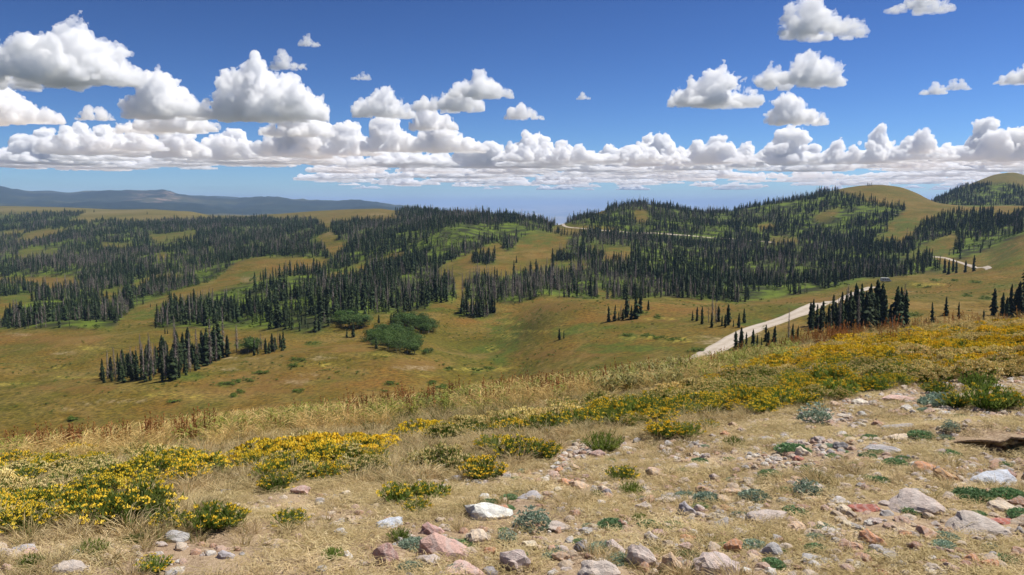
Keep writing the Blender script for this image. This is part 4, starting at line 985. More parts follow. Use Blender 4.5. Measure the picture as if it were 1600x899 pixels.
# px, py, w, h, colour, shape, label
ST = [
 (760, 803, 75, 30, 'white', 'a', 'large pale angular stone with a dark undercut left end, middle of the foreground'),
 (745, 842, 40, 30, 'cream', 'r', 'rounded cream stone below the large pale angular one'),
 (688, 862, 86, 44, 'pink', 'a', 'long pink ridge-shaped rock half sunk in the straw', -.5),
 (606, 872, 46, 44, 'pink', 'a', 'blocky pink rock left of the blue-green sage cushion'),
 (673, 829, 38, 22, 'pink', 'a', 'small pointed pink rock behind the sage cushion', -.4),
 (716, 890, 70, 26, 'rose', 's', 'flat rose stone behind a sage tuft at the bottom edge'),
 (803, 882, 52, 44, 'greypink', 'a', 'pointed greyish pink stone at the bottom edge', .5),
 (938, 892, 66, 36, 'greypink', 'r', 'broad mottled boulder with pink rim at the bottom edge'),
 (1004, 872, 48, 54, 'greypink', 'a', 'tall grey and pink rock right of the sage patch', .4),
 (1051, 887, 46, 42, 'tan', 'a', 'tan angular rock with straw on it at the bottom edge'),
 (1117, 888, 70, 44, 'greypink', 'r', 'wide rose-grey boulder at the bottom edge'),
 (1148, 856, 28, 24, 'orange', 'a', 'small red-orange block above the rose-grey boulder'),
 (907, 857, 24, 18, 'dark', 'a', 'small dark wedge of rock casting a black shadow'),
 (1073, 799, 32, 28, 'grey', 'a', 'grey cut block with a bright right face'),
 (1023, 744, 30, 28, 'tan', 'a', 'upright tan stone with a dark left side', .4),
 (1048, 746, 30, 14, 'tan', 's', 'flat tan stone right of the upright one'),
 (1207, 810, 66, 26, 'greypink', 's', 'long grey-buff stone left of the smooth brown pebble', .3),
 (1246, 827, 34, 20, 'tan', 'r', 'smooth egg shaped brown stone'),
 (1208, 863, 36, 28, 'grey', 'r', 'round grey boulder with a pale top'),
 (1286, 877, 56, 18, 'grey', 's', 'flat grey stone right of the round grey boulder'),
 (1283, 822, 20, 18, 'cream', 'a', 'small cream flake standing on edge'), (1303, 824, 18, 9, 'cream', 's', 'little yellowish stone right of the cream flake'),
 (1362, 845, 40, 28, 'orange', 'a', 'orange faceted rock above a tuft of pale straw'),
 (1432, 857, 26, 22, 'brown', 'a', 'reddish brown stone right of the orange rock'),
 (1388, 860, 18, 10, 'blue', 's', 'bluish grey chip between orange and brown stones'), (1406, 860, 18, 12, 'greypink', 'a', 'knobby pale chip beside the bluish one'),
 (1424, 787, 84, 40, 'greypink', 's', 'biggest slab, grey with fine banding, on the right', .45),
 (1442, 768, 28, 14, 'grey', 's', 'grey stone just above the biggest slab', .3),
 (1525, 823, 82, 36, 'greypink', 's', 'broad rose-grey slab near the right edge', .3),
 (1561, 750, 62, 28, 'blue', 's', 'bluish white slab near the right edge'),
 (1477, 745, 36, 20, 'ochre', 'a', 'ochre flat-topped stone right of the orange-brown one'), (1450, 732, 40, 20, 'orange', 's', 'orange-brown stone behind the ochre one'), (1468, 736, 16, 14, 'greypink', 'a', 'grey stone wedged between the orange and ochre stones'),
 (1346, 795, 52, 15, 'red', 'r', 'dark red sausage-shaped stone', .15), (1313, 783, 34, 14, 'white', 's', 'whitish flat stone left of the dark red one'), (1318, 798, 24, 18, 'cream', 'r', 'dull cream stone under the whitish one'),
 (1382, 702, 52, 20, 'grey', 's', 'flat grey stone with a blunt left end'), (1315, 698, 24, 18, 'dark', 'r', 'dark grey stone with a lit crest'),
 (1409, 684, 34, 14, 'cream', 's', 'pale stone over a black hollow'), (1410, 668, 56, 12, 'grey', 's', 'long pale grey stone above the hollow'),
 (1415, 624, 66, 14, 'rose', 's', 'long pink slab at the edge of the flowers'), (1344, 630, 28, 12, 'pale', 'r', 'pale rounded stone left of the pink slab'), (1363, 629, 14, 7, 'grey', 's', 'small grey stone beside the pale rounded one'),
 (1202, 686, 34, 16, 'grey', 's', 'left one of two flat grey stones'), (1228, 687, 32, 18, 'grey', 's', 'right one of two flat grey stones'), (1248, 717, 20, 11, 'red', 'a', 'small red-brown chip in the straw'), (1249, 729, 18, 11, 'brown', 'a', 'small chip with a white top under the red-brown one'),
 (1250, 740, 16, 10, 'greypink', 'r', 'small lilac-grey stone behind the curved tan one'), (1252, 751, 32, 12, 'tan', 'r', 'curved tan stone above a sage plant'), (1282, 762, 22, 14, 'white', 's', 'white stone beside the spreading sage plant'),
 (866, 745, 24, 17, 'rose', 'r', 'smooth rose stone in the small cairn of stones'), (884, 755, 26, 15, 'orange', 'a', 'orange stone in the small cairn of stones'), (904, 760, 34, 16, 'tan', 'a', 'long tan stone in the small cairn of stones'), (874, 736, 18, 12, 'orange', 'r', 'upper brown stone of the small cairn of stones'), (871, 766, 16, 10, 'cream', 'r', 'round cream stone at the front of the cairn'), (916, 745, 16, 10, 'rose', 'r', 'pinkish stone right of the cairn'),
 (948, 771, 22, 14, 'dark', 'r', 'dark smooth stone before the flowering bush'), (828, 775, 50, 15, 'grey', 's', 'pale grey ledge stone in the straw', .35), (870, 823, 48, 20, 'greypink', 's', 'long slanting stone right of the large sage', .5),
 (1150, 768, 44, 14, 'tan', 's', 'flat buff stone behind the sage row'), (1117, 747, 18, 14, 'greypink', 'a', 'pinkish block in the straw'), (1067, 832, 17, 10, 'rose', 'r', 'small bright pink stone'), (1074, 841, 26, 12, 'orange', 's', 'flat orange stone under the bright pink one'), (1134, 795, 28, 14, 'orange', 's', 'flat orange stone beside a sage tuft'),
 (1095, 798, 12, 12, 'rose', 'a', 'pink flake right of the grey cut block'), (972, 820, 20, 16, 'brown', 'a', 'brown pink stone right of a sage tuft'), (927, 824, 18, 12, 'greypink', 'a', 'dusty pale stone left of a sage tuft'), (825, 851, 28, 17, 'cream', 'r', 'yellowish cream stone left of the small sage'), (840, 843, 22, 13, 'rose', 'r', 'rose stone behind the cream one'), (843, 858, 20, 14, 'tan', 'a', 'buff stone right of the cream one'), (796, 838, 15, 13, 'white', 'a', 'small white stone in the sage'),
 (1020, 845, 34, 26, 'greypink', 'a', 'lilac and buff stone in fallen straw'), (1131, 871, 0, 0, 'tan', 'a', ''),
 (8, 868, 34, 22, 'greypink', 'r', 'mauve stone cut by the left edge'), (37, 861, 34, 16, 'grey', 'r', 'grey stone beside the mauve one'), (45, 864, 20, 12, 'rose', 'r', 'pinkish stone under the grey one'), (104, 893, 48, 26, 'greypink', 'r', 'rounded beige-grey boulder at the lower left'),
 (165, 794, 28, 14, 'pale', 'r', 'cream stone among flowers on the left'), (184, 793, 16, 12, 'pale', 'r', 'small stone next to the cream one on the left'), (353, 769, 24, 18, 'grey', 's', 'grey tilted stone left of the middle flowers', -.6), (273, 840, 36, 28, 'grey', 's', 'tilted grey stone under flowering stems', -.7), (166, 880, 18, 10, 'greypink', 's', 'flat dusty stone at the lower left'), (192, 864, 24, 10, 'tan', 's', 'flat buff stone in the lower left straw'),
 (440, 848, 56, 16, 'tan', 's', 'low tan ledge stone in thick straw'), (465, 842, 20, 16, 'rose', 'r', 'pinkish lump at the end of the tan ledge'), (540, 774, 24, 14, 'cream', 'r', 'cream stone above the straw left of centre'), (531, 833, 22, 14, 'white', 'r', 'pale stone in the straw left of centre'), (550, 811, 30, 14, 'tan', 'r', 'buff rounded stone left of the blue-grey ledge'), (612, 818, 46, 18, 'blue', 's', 'blue-grey ledge behind the green bush', -.3), (757, 779, 22, 16, 'white', 'r', 'small whitish stone above the large angular one'), (788, 759, 20, 10, 'cream', 's', 'cream stone under the flowering bush'),
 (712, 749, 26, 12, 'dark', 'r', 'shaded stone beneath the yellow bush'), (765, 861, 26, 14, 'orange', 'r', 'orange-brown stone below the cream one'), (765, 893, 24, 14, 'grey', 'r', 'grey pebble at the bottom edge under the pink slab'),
 (1470, 640, 26, 6, 'pale', 's', 'thin pale flake left of the sage'), (1477, 645, 30, 6, 'pale', 's', 'thin pale flake below its twin'), (1462, 657, 34, 8, 'grey', 's', 'flat grey stone below the sage'), (1350, 657, 18, 6, 'grey', 's', 'narrow grey stone left of centre right'), (1318, 649, 22, 6, 'pale', 's', 'thin whitish flake beside the grey bush'), (1480, 646, 16, 6, 'blue', 's', 'tiny bluish flake beside the thin pale flakes'),
 (1510, 698, 44, 12, 'pale', 's', 'pale flat stone left of the burrow'), (1558, 702, 22, 12, 'grey', 's', 'grey stone on the lip of the burrow'), (1516, 726, 34, 9, 'greypink', 's', 'flat lilac stone above the bluish white slab'), (1507, 733, 20, 7, 'white', 's', 'small white flake near the lilac stone'), (1550, 611, 26, 10, 'brown', 'a', 'brown stone behind yellow flowers'), (1478, 598, 22, 6, 'grey', 's', 'half hidden grey stone in the flowers'), (1565, 604, 36, 10, 'grey', 's', 'grey stone right of the green bush'), (1590, 585, 26, 10, 'grey', 's', 'grey stone at the right edge among the flowers'), (1594, 652, 16, 16, 'greypink', 'a', 'stone cut by the right edge above the burrow'), (1545, 645, 16, 6, 'blue', 's', 'bluish pebble above the burrow'),
 (1566, 793, 42, 18, 'cream', 'a', 'cream stone with shaded brown face'), (1592, 787, 24, 14, 'brown', 'a', 'brown stone at the right edge'), (1568, 815, 40, 10, 'red', 's', 'flat red stone right of the broad slab'),
 (1500, 866, 50, 12, 'brown', 's', 'flat brown stone in the lower right heap'), (1520, 879, 28, 22, 'orange', 'r', 'orange pebble in the lower right heap'), (1512, 886, 26, 14, 'brown', 'r', 'brown pebble in the lower right heap'), (1551, 886, 26, 18, 'orange', 'a', 'orange-red stone in the lower right heap'), (1534, 890, 22, 12, 'brown', 'a', 'dark brown stone in the lower right heap'), (1474, 880, 18, 14, 'orange', 'r', 'pinkish pebble left of the lower right heap'), (1493, 874, 20, 14, 'greypink', 'r', 'pale lilac pebble above the lower right heap'), (1470, 896, 44, 14, 'pale', 's', 'pale holed stone at the bottom edge'),
 (1410, 883, 14, 14, 'blue', 'a', 'blue-grey chip at the bottom'), (1439, 884, 20, 12, 'tan', 'r', 'tan pebble at the bottom'), (1380, 897, 20, 12, 'orange', 'a', 'orange stone cut by the bottom edge'), (1344, 884, 24, 10, 'pale', 's', 'pale stone left of the straw star'),
 (1165, 893, 24, 12, 'white', 'a', 'white chip at the bottom edge'), (1176, 872, 24, 10, 'tan', 's', 'tan flake above the white chip'), (1195, 845, 18, 10, 'greypink', 's', 'flat grey flake left of the round boulder'), (1220, 846, 16, 10, 'brown', 'r', 'brown pebble above the round boulder'),
]
g = random.Random(21)
placed = []
def place_stone(px, py, w, h, colour, shape, lab, tilt=0, group=None):
    p = hit(px, py + h * .22)
    if p is None: return
    D_ = math.hypot(p[0], p[1], p[2]); s = D_ / F
    W = w * s / 2 * 1.06
    me = {'a': ANG, 'r': ROU, 's': SLB}[shape][g.randrange(5)]
    o = link('stone', me)
    hh = h * s / 2
    sdep = .42
    hz = {'s': .75, 'r': .95, 'a': 1.0}[shape] * hh
    dy = W * {'s': .75, 'r': .8, 'a': .7}[shape]
    dy = min(dy, hh * 2.0)
    hz = max(hz * 1.25, W * .22)
    o.scale = (W, dy, hz)
    o.location = (p[0], p[1] + dy * .25, p[2] + hz * .06)
    o.rotation_euler = (g.uniform(-.2, .2), g.uniform(-.12, .12), g.uniform(-.25, .25) - tilt)
    cc = CC[colour]; j = g.uniform(1.22, 1.45)
    o.color = (cc[0] * j, cc[1] * j * g.uniform(.97, 1.03), cc[2] * j, 1)
    tag(o, lab, 'stone', group); placed.append((p[0], p[1], W))
for q in ST:
    if q[2] > 0: place_stone(*q[:7], tilt=q[7] if len(q) > 7 else 0)
def shownear(px, py): return max(0.0, min(1.0, (px - 300) / 500)) if py > 740 else 1.0
SOIL = [[(0, 899), (0, 850), (60, 840), (240, 850), (330, 820), (380, 770), (430, 770), (520, 765), (600, 780), (700, 760), (860, 720), (900, 690), (1010, 700), (1100, 680), (1180, 650), (1290, 640), (1330, 615), (1440, 600), (1540, 590), (1600, 575), (1600, 899)]]
soil_m = poly_mask(SOIL); soil_f = blur(soil_m, 8)
names = {'white': 'whitish', 'pale': 'pale buff', 'grey': 'grey', 'dark': 'dark grey', 'pink': 'pink', 'rose': 'rose', 'tan': 'tan', 'ochre': 'ochre', 'orange': 'orange', 'brown': 'brown', 'red': 'dark red', 'greypink': 'rose-grey', 'cream': 'cream', 'blue': 'bluish'}
n_fill = 0
for _ in range(6000):
    if n_fill >= 168: break
    py = g.uniform(600, 897); px = g.uniform(5, 1595)
    if not soil_m[int(py), int(px)] or (px < 900 and g.random() < .6): continue
    if px > 1535 and py < 712: continue
    w = g.choice([12, 13, 14, 16, 20, 24, 32]) * (.55 + .65 * (py - 600) / 300)
    p = hit(px, py)
    W = w * p[1] / F / 2
    if any((p[0] - a) ** 2 + (p[1] - b_) ** 2 < (W + c_) ** 2 * 1.1 for a, b_, c_ in placed): continue
    colr = g.choice(['tan', 'tan', 'pale', 'pale', 'grey', 'greypink', 'greypink', 'rose', 'orange', 'cream', 'brown', 'white', 'pink'])
    zone = 'bare soil of the %s foreground' % ('left' if px < 600 else 'middle' if px < 1100 else 'right')
    place_stone(px, py, w, w * g.uniform(.45, .75), colr, g.choice('aaars'), 'small %s stone on the %s' % (names[colr], zone), g.uniform(-.5, .5), 'small %s stones on the %s' % (names[colr], zone))
    n_fill += 1
def wedge(n, y0, y1, u0=-.72, u1=.72, seed=1):
    q = np.random.default_rng(seed)
    y = np.sqrt(q.uniform(y0 * y0, y1 * y1, n)); u = q.uniform(u0, u1, n); x = u * y; z = grid_z(x, y)
    px, py = project(x, y, z); return q, x, y, z, px, py
PEB = variants('pebble', [stone_mesh(800 + i, 9, .1, 'pebble', 2, pm) for i in range(6)])
q, x, y, z, px, py = wedge(60000, 2.6, 17, seed=31)
cl = fbm(x / .5, y / .5, 71, 3)
k = (sample(soil_f, px, py) * (.35 + .65 * sstep(500, 1100, px)) + cl * .8 > q.uniform(.15, 1, len(x)))
k |= (py > 905) & (cl > 0)
s = q.gamma(2.0, .0085, len(x)) + .005
s = np.clip(s, .005, .045)
scatter('gravel', PEB, 6, np.stack([x, y, z], 1)[k], np.stack([s, s * q.uniform(.6, 1, len(x)), s * q.uniform(.5, .9, len(x))], 1)[k], q.uniform(0, 6, k.sum()), 'loose gravel and small pebbles over the bare soil')

q, x, y, z, px, py = wedge(13000, 2.7, 14, seed=33)
cl = fbm(x / .6, y / .6, 79, 3)
k = (sample(soil_f, px, py) * (.12 + .88 * sstep(650, 1250, px)) * .55 + cl * .9 > q.uniform(.2, 1, len(x)))
s = q.gamma(3, .010, len(x)) + .010; s = np.clip(s, .014, .065)
RUB = variants('rubble_stone', [stone_mesh(840 + i, 9, .08, 'rubble_stone', 3, pm) for i in range(6)])
scatter('rubble', RUB, 6, np.stack([x, y, z], 1)[k], np.stack([s, s * q.uniform(.6, 1, len(x)), s * q.uniform(.45, .8, len(x))], 1)[k], q.uniform(0, 6, k.sum()), 'fist sized rubble strewn over the stony ground', tilt=q.normal(0, .25, (k.sum(), 2)))

# ------------------------------------------------------------------ dry grass
def straw_mat(name, cols, trans=.35):
    return foliage_mat(name, cols, .7, trans, 6, .07)
M_straw = straw_mat('straw', [(.44, .33, .15), (.62, .50, .27), (.78, .67, .42)])
M_straw2 = straw_mat('dull_straw', [(.27, .20, .09), (.42, .33, .15), (.56, .46, .24)])
M_green = foliage_mat('green_blades', [(.07, .095, .022), (.12, .145, .035), (.20, .20, .07)], .6, .35, 5, .08)
M_rust = foliage_mat('rusty_seed', [(.24, .10, .04), (.38, .18, .06), (.50, .30, .11)], .8, .2, 5, .09)
def tuft(g, n, h, spread, lean, w, gf=0.0, base=.05, heads=.0):
    t = TB_()
    for i in range(n):
        a = g.uniform(0, 6.283); r = base * math.sqrt(g.random()); L = h * g.uniform(.45, 1.15)
        a2 = a + g.gauss(0, .5); th = abs(g.gauss(0, spread)) + .08
        dx, dy = math.cos(a2), math.sin(a2)
        p0 = Vector((r * math.cos(a), r * math.sin(a), -.01))
        d1 = Vector((dx * math.sin(th) + lean[0], dy * math.sin(th) + lean[1], math.cos(th))).normalized()
        d2 = (d1 + Vector((dx * .5 + lean[0], dy * .5 + lean[1], -.35 * g.random() - .1))).normalized()
        d3 = (d2 + Vector((dx * .5, dy * .5, -.8 * g.random()))).normalized()
        s_ = d1.cross(Vector((g.gauss(0, 1), g.gauss(0, 1), .2))).normalized() * w * g.uniform(.6, 1.2)
        p1 = p0 + d1 * L * .45; p2 = p1 + d2 * L * .33; p3 = p2 + d3 * L * .28
        m = 1 if g.random() < gf else 0
        t.quad(p0 - s_, p0 + s_, p1 + s_ * .8, p1 - s_ * .8, m); t.quad(p1 - s_ * .8, p1 + s_ * .8, p2 + s_ * .55, p2 - s_ * .55, m); t.tri(p2 - s_ * .55, p2 + s_ * .55, p3, m)
        if g.random() < heads:
            q_ = s_ * 2.2; t.quad(p2 - q_ * .2, p2 + q_, p3 + d3 * .02, p2 - q_ + d3 * .01, m)
    return t
g = random.Random(41)
TF = [tuft(g, 80, .16, .55, (g.uniform(-.3, .1), g.uniform(-.2, .2)), .0021, .04).mesh('tuft', [M_straw, M_green]) for _ in range(4)] + \
     [tuft(g, 70, .12, .9, (g.uniform(-.4, .4), g.uniform(-.4, .1)), .0021, .08).mesh('tuft', [M_straw, M_green]) for _ in range(3)] + \
     [tuft(g, 70, .14, .6, (0, 0), .0021, .25).mesh('tuft', [M_straw2, M_green]) for _ in range(2)]
M_brow = straw_mat('brow_straw', [(.44, .29, .09), (.66, .48, .18), (.84, .68, .34)])
TALL = [tuft(g, 60, .36, .32, (g.uniform(-.25, .05), 0), .0022, .12, .09, .5).mesh('tall_tuft', [M_brow, M_green]) for _ in range(3)] + \
       [tuft(g, 60, .28, .4, (0, 0), .0022, .5, .09).mesh('tall_tuft', [M_straw2, M_green]) for _ in range(3)]
def litter(g, n, R_):
    t = TB_()
    for i in range(n):
        a = g.uniform(0, 6.28); r = R_ * math.sqrt(g.random()); p = Vector((r * math.cos(a), r * math.sin(a), g.uniform(.001, .012)))
        b_ = g.uniform(0, 6.28); L = g.uniform(.015, .07); d = Vector((math.cos(b_), math.sin(b_), g.uniform(-.2, .25))) * L; s_ = Vector((-math.sin(b_), math.cos(b_), 0)) * .0012
        mid = p + d * .5 + Vector((g.gauss(0, .1), g.gauss(0, .1), .12)) * L
        t.quad(p - s_, p + s_, mid + s_, mid - s_); t.tri(mid - s_, mid + s_, p + d)
    return t
LIT = variants('straw_litter', [litter(g, 170, .16).mesh('litter', [M_straw if i % 2 else M_straw2]) for i in range(4)])
TFC = variants('dry_tuft', TF); TLC = variants('tall_grass', TALL)
q, x, y, z, px, py = wedge(30000, 2.6, 13, seed=51)
c1 = fbm(x / .5, y / .5, 72, 4); sf = sample(soil_f, px, py) * (py < 900) + (py >= 900) * .8
k = q.random(len(x)) < np.clip(.16 + 1.7 * c1, .01, 1)
scatter('straw_litter', LIT, 4, np.stack([x, y, z], 1)[k], q.uniform(.7, 1.3, k.sum()), q.uniform(0, 6, k.sum()), 'broken straw littering the soil')
def clear(x, y, grow=1.0):
    m = np.ones(len(x), bool)
    for a, b_, c_ in placed:
        if c_ > .02: m &= (x - a) ** 2 + ((y - b_) / .8) ** 2 > (c_ * grow) ** 2
    return m & ~(((x - BUR[0]) / .36) ** 2 + ((y - BUR[1]) / .3) ** 2 < 1)
q, x, y, z, px, py = wedge(24000, 2.6, 19, seed=52)
c1 = fbm(x / .7, y / .7, 73, 4); sf = sample(soil_f, px, py) * (py < 900) + (py >= 900) * .8
left = 1 - sstep(500, 1000, px)
k = (q.random(len(x)) < np.clip(.95 - .88 * sf + .38 * left * sf + (1.6 + .4 * left) * c1, .01, 1)) & clear(x, y, .95)
s = q.uniform(.55, 1.3, len(x)) * (1 - .36 * sf)
scatter('dry_grass', TFC, 9, np.stack([x, y, z], 1)[k], s[k], q.uniform(-1.2, 1.2, k.sum()), 'bleached dry bunch grass over the foreground slope')
q, x, y, z, px, py = wedge(26000, 8.5, 30, -.75, .8, seed=53)
bd_ = brow_d(np.clip(px, -800, 2400)); t_ = y / bd_
lf = 1 - sstep(900, 1300, px)
k = (t_ > .58) & (t_ < 1.35) & (q.random(len(x)) < (.25 + .75 * sstep(.6, .9, t_)) * (.10 + .90 * lf)) & (sample(soil_f, px, py) < .3)
gi2 = (fbm(x / 2.2, y / 2.2, 74, 3) + q.normal(0, .12, len(x)) > .02)
scatter('brow_grass', TLC, 6, np.stack([x, y, z], 1)[k], q.uniform(.6, 1.25, k.sum()), q.uniform(-1, 1, k.sum()), 'tall mixed grass along the brow of the slope', idx=np.where(gi2, q.integers(3, 6, len(x)), q.integers(0, 3, len(x)))[k])

# ------------------------------------------------------------------ rusty stalks and leafy herbs on the brow
def stalk(g, n, h):
    t = TB_()
    for i in range(n):
        x, y = g.gauss(0, .05), g.gauss(0, .05); L = h * g.uniform(.6, 1.15); lx, ly = g.gauss(0, .06), g.gauss(0, .06)
        t.tube([(x, y, 0), (x + lx * .5, y + ly * .5, L * .5), (x + lx, y + ly, L)], [.004, .003, .0015], 3)
        for k in range(26):
            f = g.uniform(.35, 1); p = Vector((x + lx * f, y + ly * f, L * f)); w = .035 * (1.3 - f) + .008
            d = Vector((g.gauss(0, 1), g.gauss(0, 1), .9)).normalized() * w * g.uniform(.5, 1.5); e = Vector((g.gauss(0, 1), g.gauss(0, 1), g.gauss(0, 1))).normalized() * .010
            t.tri(p - e, p + e, p + d)
    return t
def herb(g, n, h, lw, ln=.10, up=.5):
    t = TB_()
    for i in range(n):
        x, y = g.gauss(0, .07), g.gauss(0, .07); L = h * g.uniform(.6, 1.1); lx, ly = g.gauss(0, .08), g.gauss(0, .08)
        t.tube([(x, y, 0), (x + lx, y + ly, L)], [.004, .002], 3)
        for k in range(9):
            f = (k + .5) / 9; p = Vector((x + lx * f, y + ly * f, L * f)); a = g.uniform(0, 6.28)
            d = Vector((math.cos(a), math.sin(a), up * g.uniform(.4, 1.4))).normalized() * ln * g.uniform(.6, 1.2); s_ = Vector((-math.sin(a), math.cos(a), 0)) * lw
            m = p + d * .5 + Vector((0, 0, .01)); t.tri(p, m - s_, m + s_); t.tri(m - s_, m + s_, p + d - Vector((0, 0, .02)))
    return t
g = random.Random(43)
M_herb = foliage_mat('herb_leaves', [(.13, .16, .025), (.24, .26, .045), (.38, .34, .08)], .6, .3, 4, .1)
M_corn = foliage_mat('corn_lily_leaves', [(.16, .15, .045), (.27, .25, .08), (.45, .40, .18)], .6, .3, 4, .1)
STK = variants('rusty_stalk', [stalk(g, 5, .38).mesh('stalk', [M_rust]) for _ in range(3)])
HRB = variants('herb', [herb(g, 7, .28, .012).mesh('herb', [M_herb]) for _ in range(3)])
CRN = variants('corn_lily_plant', [herb(g, 5, .46, .028, .20, 1.1).mesh('corn_lily_plant', [M_corn]) for _ in range(3)])
q, x, y, z, px, py = wedge(9500, 9, 30, -.72, .72, seed=61)
t_ = y / brow_d(np.clip(px, -800, 2400)); ns = fbm(x / 2.5, y / 2.5, 75, 3)
dens = np.interp(px, [0, 100, 350, 520, 620, 760, 860, 1000, 1120, 1180, 1330, 1420, 1600], [1, 1, 1, .8, .9, .5, .7, .5, .45, .3, .3, .2, .1])
k = (t_ > .72) & (t_ < 1.28) & (q.random(len(x)) < dens * np.clip(.45 + 1.8 * ns, .05, 1))
scatter('rusty_stalks', STK, 3, np.stack([x, y, z], 1)[k], q.uniform(.55, 1.25, k.sum()), q.uniform(0, 6, k.sum()), 'rust coloured seed stalks along the brow')
k = (t_ > .66) & (t_ < 1.25) & (q.random(len(x)) < np.clip(.45 - 1.6 * ns, .05, .8)) & (px < 1250)
scatter('leafy_herbs', HRB, 3, np.stack([x, y, z], 1)[k], q.uniform(.6, 1.2, k.sum()), q.uniform(0, 6, k.sum()), 'green leafy herbs between the tall grasses')
q, x, y, z, px, py = wedge(9000, 12, 24, -.1, .30, seed=62)
m = poly_mask([[(930, 640), (925, 604), (980, 592), (1070, 578), (1085, 592), (1060, 612), (1000, 630)]])
k = (sample(m, px, py)) & (q.random(len(x)) < .22)
scatter('corn_lilies', CRN, 3, np.stack([x, y, z], 1)[k], q.uniform(.35, .7, k.sum()), q.uniform(0, 6, k.sum()), 'patch of tall yellowing corn lilies on the brow')

# ------------------------------------------------------------------ yellow flowering rabbitbrush
M_rabbit = foliage_mat('bush_leaves', [(.085, .145, .020), (.16, .22, .036), (.26, .30, .075)], .6, .42, 5, .08)
M_gold = foliage_mat('gold_flowers', [(.72, .48, .02), (.90, .66, .05), (.96, .78, .16)], .7, .2, 6, .05)
M_fade = foliage_mat('faded_flowers', [(.66, .50, .16), (.82, .67, .28), (.90, .78, .45)], .8, .2, 6, .05)
def rabbit(seed, stems, R_, H, fl, es=1.2):
    g = random.Random(seed); A = TB_(); B = TB_()
    for i in range(stems):
        a = g.uniform(0, 6.283); f = math.sqrt(g.random()); ex, ey = R_ * f * math.cos(a), R_ * f * math.sin(a)
        top = H * (1 - .35 * f * f) * g.uniform(.62, 1.15)
        b0 = Vector((ex * .25, ey * .25, -.01)); m_ = Vector((ex * .75, ey * .75, top * .55)); p = Vector((ex, ey, top))
        s_ = Vector((g.gauss(0, 1), g.gauss(0, 1), 0)).normalized() * .0022
        A.quad(b0 - s_, b0 + s_, m_ + s_, m_ - s_, 0); A.quad(m_ - s_, m_ + s_, p + s_ * .5, p - s_ * .5, 0)
        for k in range(11):
            q_ = g.uniform(.22, .98); c0 = (b0.lerp(m_, q_ / .55 * .9) if q_ < .55 else m_.lerp(p, (q_ - .55) / .45))
            b_ = g.uniform(0, 6.28); L = g.uniform(.025, .055); d = Vector((math.cos(b_) * .7, math.sin(b_) * .7, .8)) * L; w_ = Vector((-math.sin(b_), math.cos(b_), 0)) * .0042
            A.tri(c0 - w_, c0 + w_, c0 + d); A.tri(c0 + d * .4 - w_ * 1.1, c0 + d, c0 + d * .4 + w_ * 1.1)
        if g.random() < fl:
            hw = g.uniform(.012, .024) * es ** .7
            for k in range(9 if es < 1.5 else 13):
                b_ = g.uniform(0, 6.28); rr_ = hw * math.sqrt(g.random()); o_ = p + Vector((rr_ * math.cos(b_), rr_ * math.sin(b_), .004 + g.uniform(-.004, .006) - rr_ * .2)); e = g.uniform(.0042, .0070) * es
                top_ = o_ + Vector((0, 0, e * 1.1))
                c4 = [o_ + Vector((e * math.cos(b_ + u), e * math.sin(b_ + u), -e * .3)) for u in (0, 2.09, 4.19)]
                for j in range(3): B.tri(c4[j], c4[(j + 1) % 3], top_, 0)
    return A, B
RB = {}
for kind, (fl, mats) in dict(gold=(.82, M_gold), fade=(.95, M_fade), few=(.42, M_gold), green=(.03, M_gold)).items():
    RB[kind] = []
    for i in range(3):
        A, B = rabbit(900 + i + 10 * len(RB), 105, .225, .17, fl)
        RB[kind].append((A.mesh('foliage', [M_rabbit]), B.mesh('flowers', [mats]) if len(B.f) else None))
g = random.Random(44)
bushes = []
def bush(px, py, w, kind, lab, group=None, p=None, s=None, hs=1.0):
    """px: centre column, py: foot row, w: width in photo pixels"""
    if p is None:
        p = hit(px, py); s = w * math.hypot(p[0], p[1], p[2]) / F / .47
        p = p + np.array([0, s * .12, 0]); p[2] = float(grid_z(p[0], p[1]))
    root = link('green_shrub' if kind == 'green' else 'flowering_shrub', None, None, tuple(p)); root.empty_display_size = .1
    root.scale = (s, s, s * hs); root.rotation_euler[2] = g.uniform(0, 6.28)
    fo, flw = RB[kind][g.randrange(3)]
    link('foliage', fo, root)
    if flw and kind != 'green': link('flowers', flw, root)['kind'] = 'stuff'
    tag(root, lab, 'shrub', group); bushes.append((p[0], p[1], .2 * s))
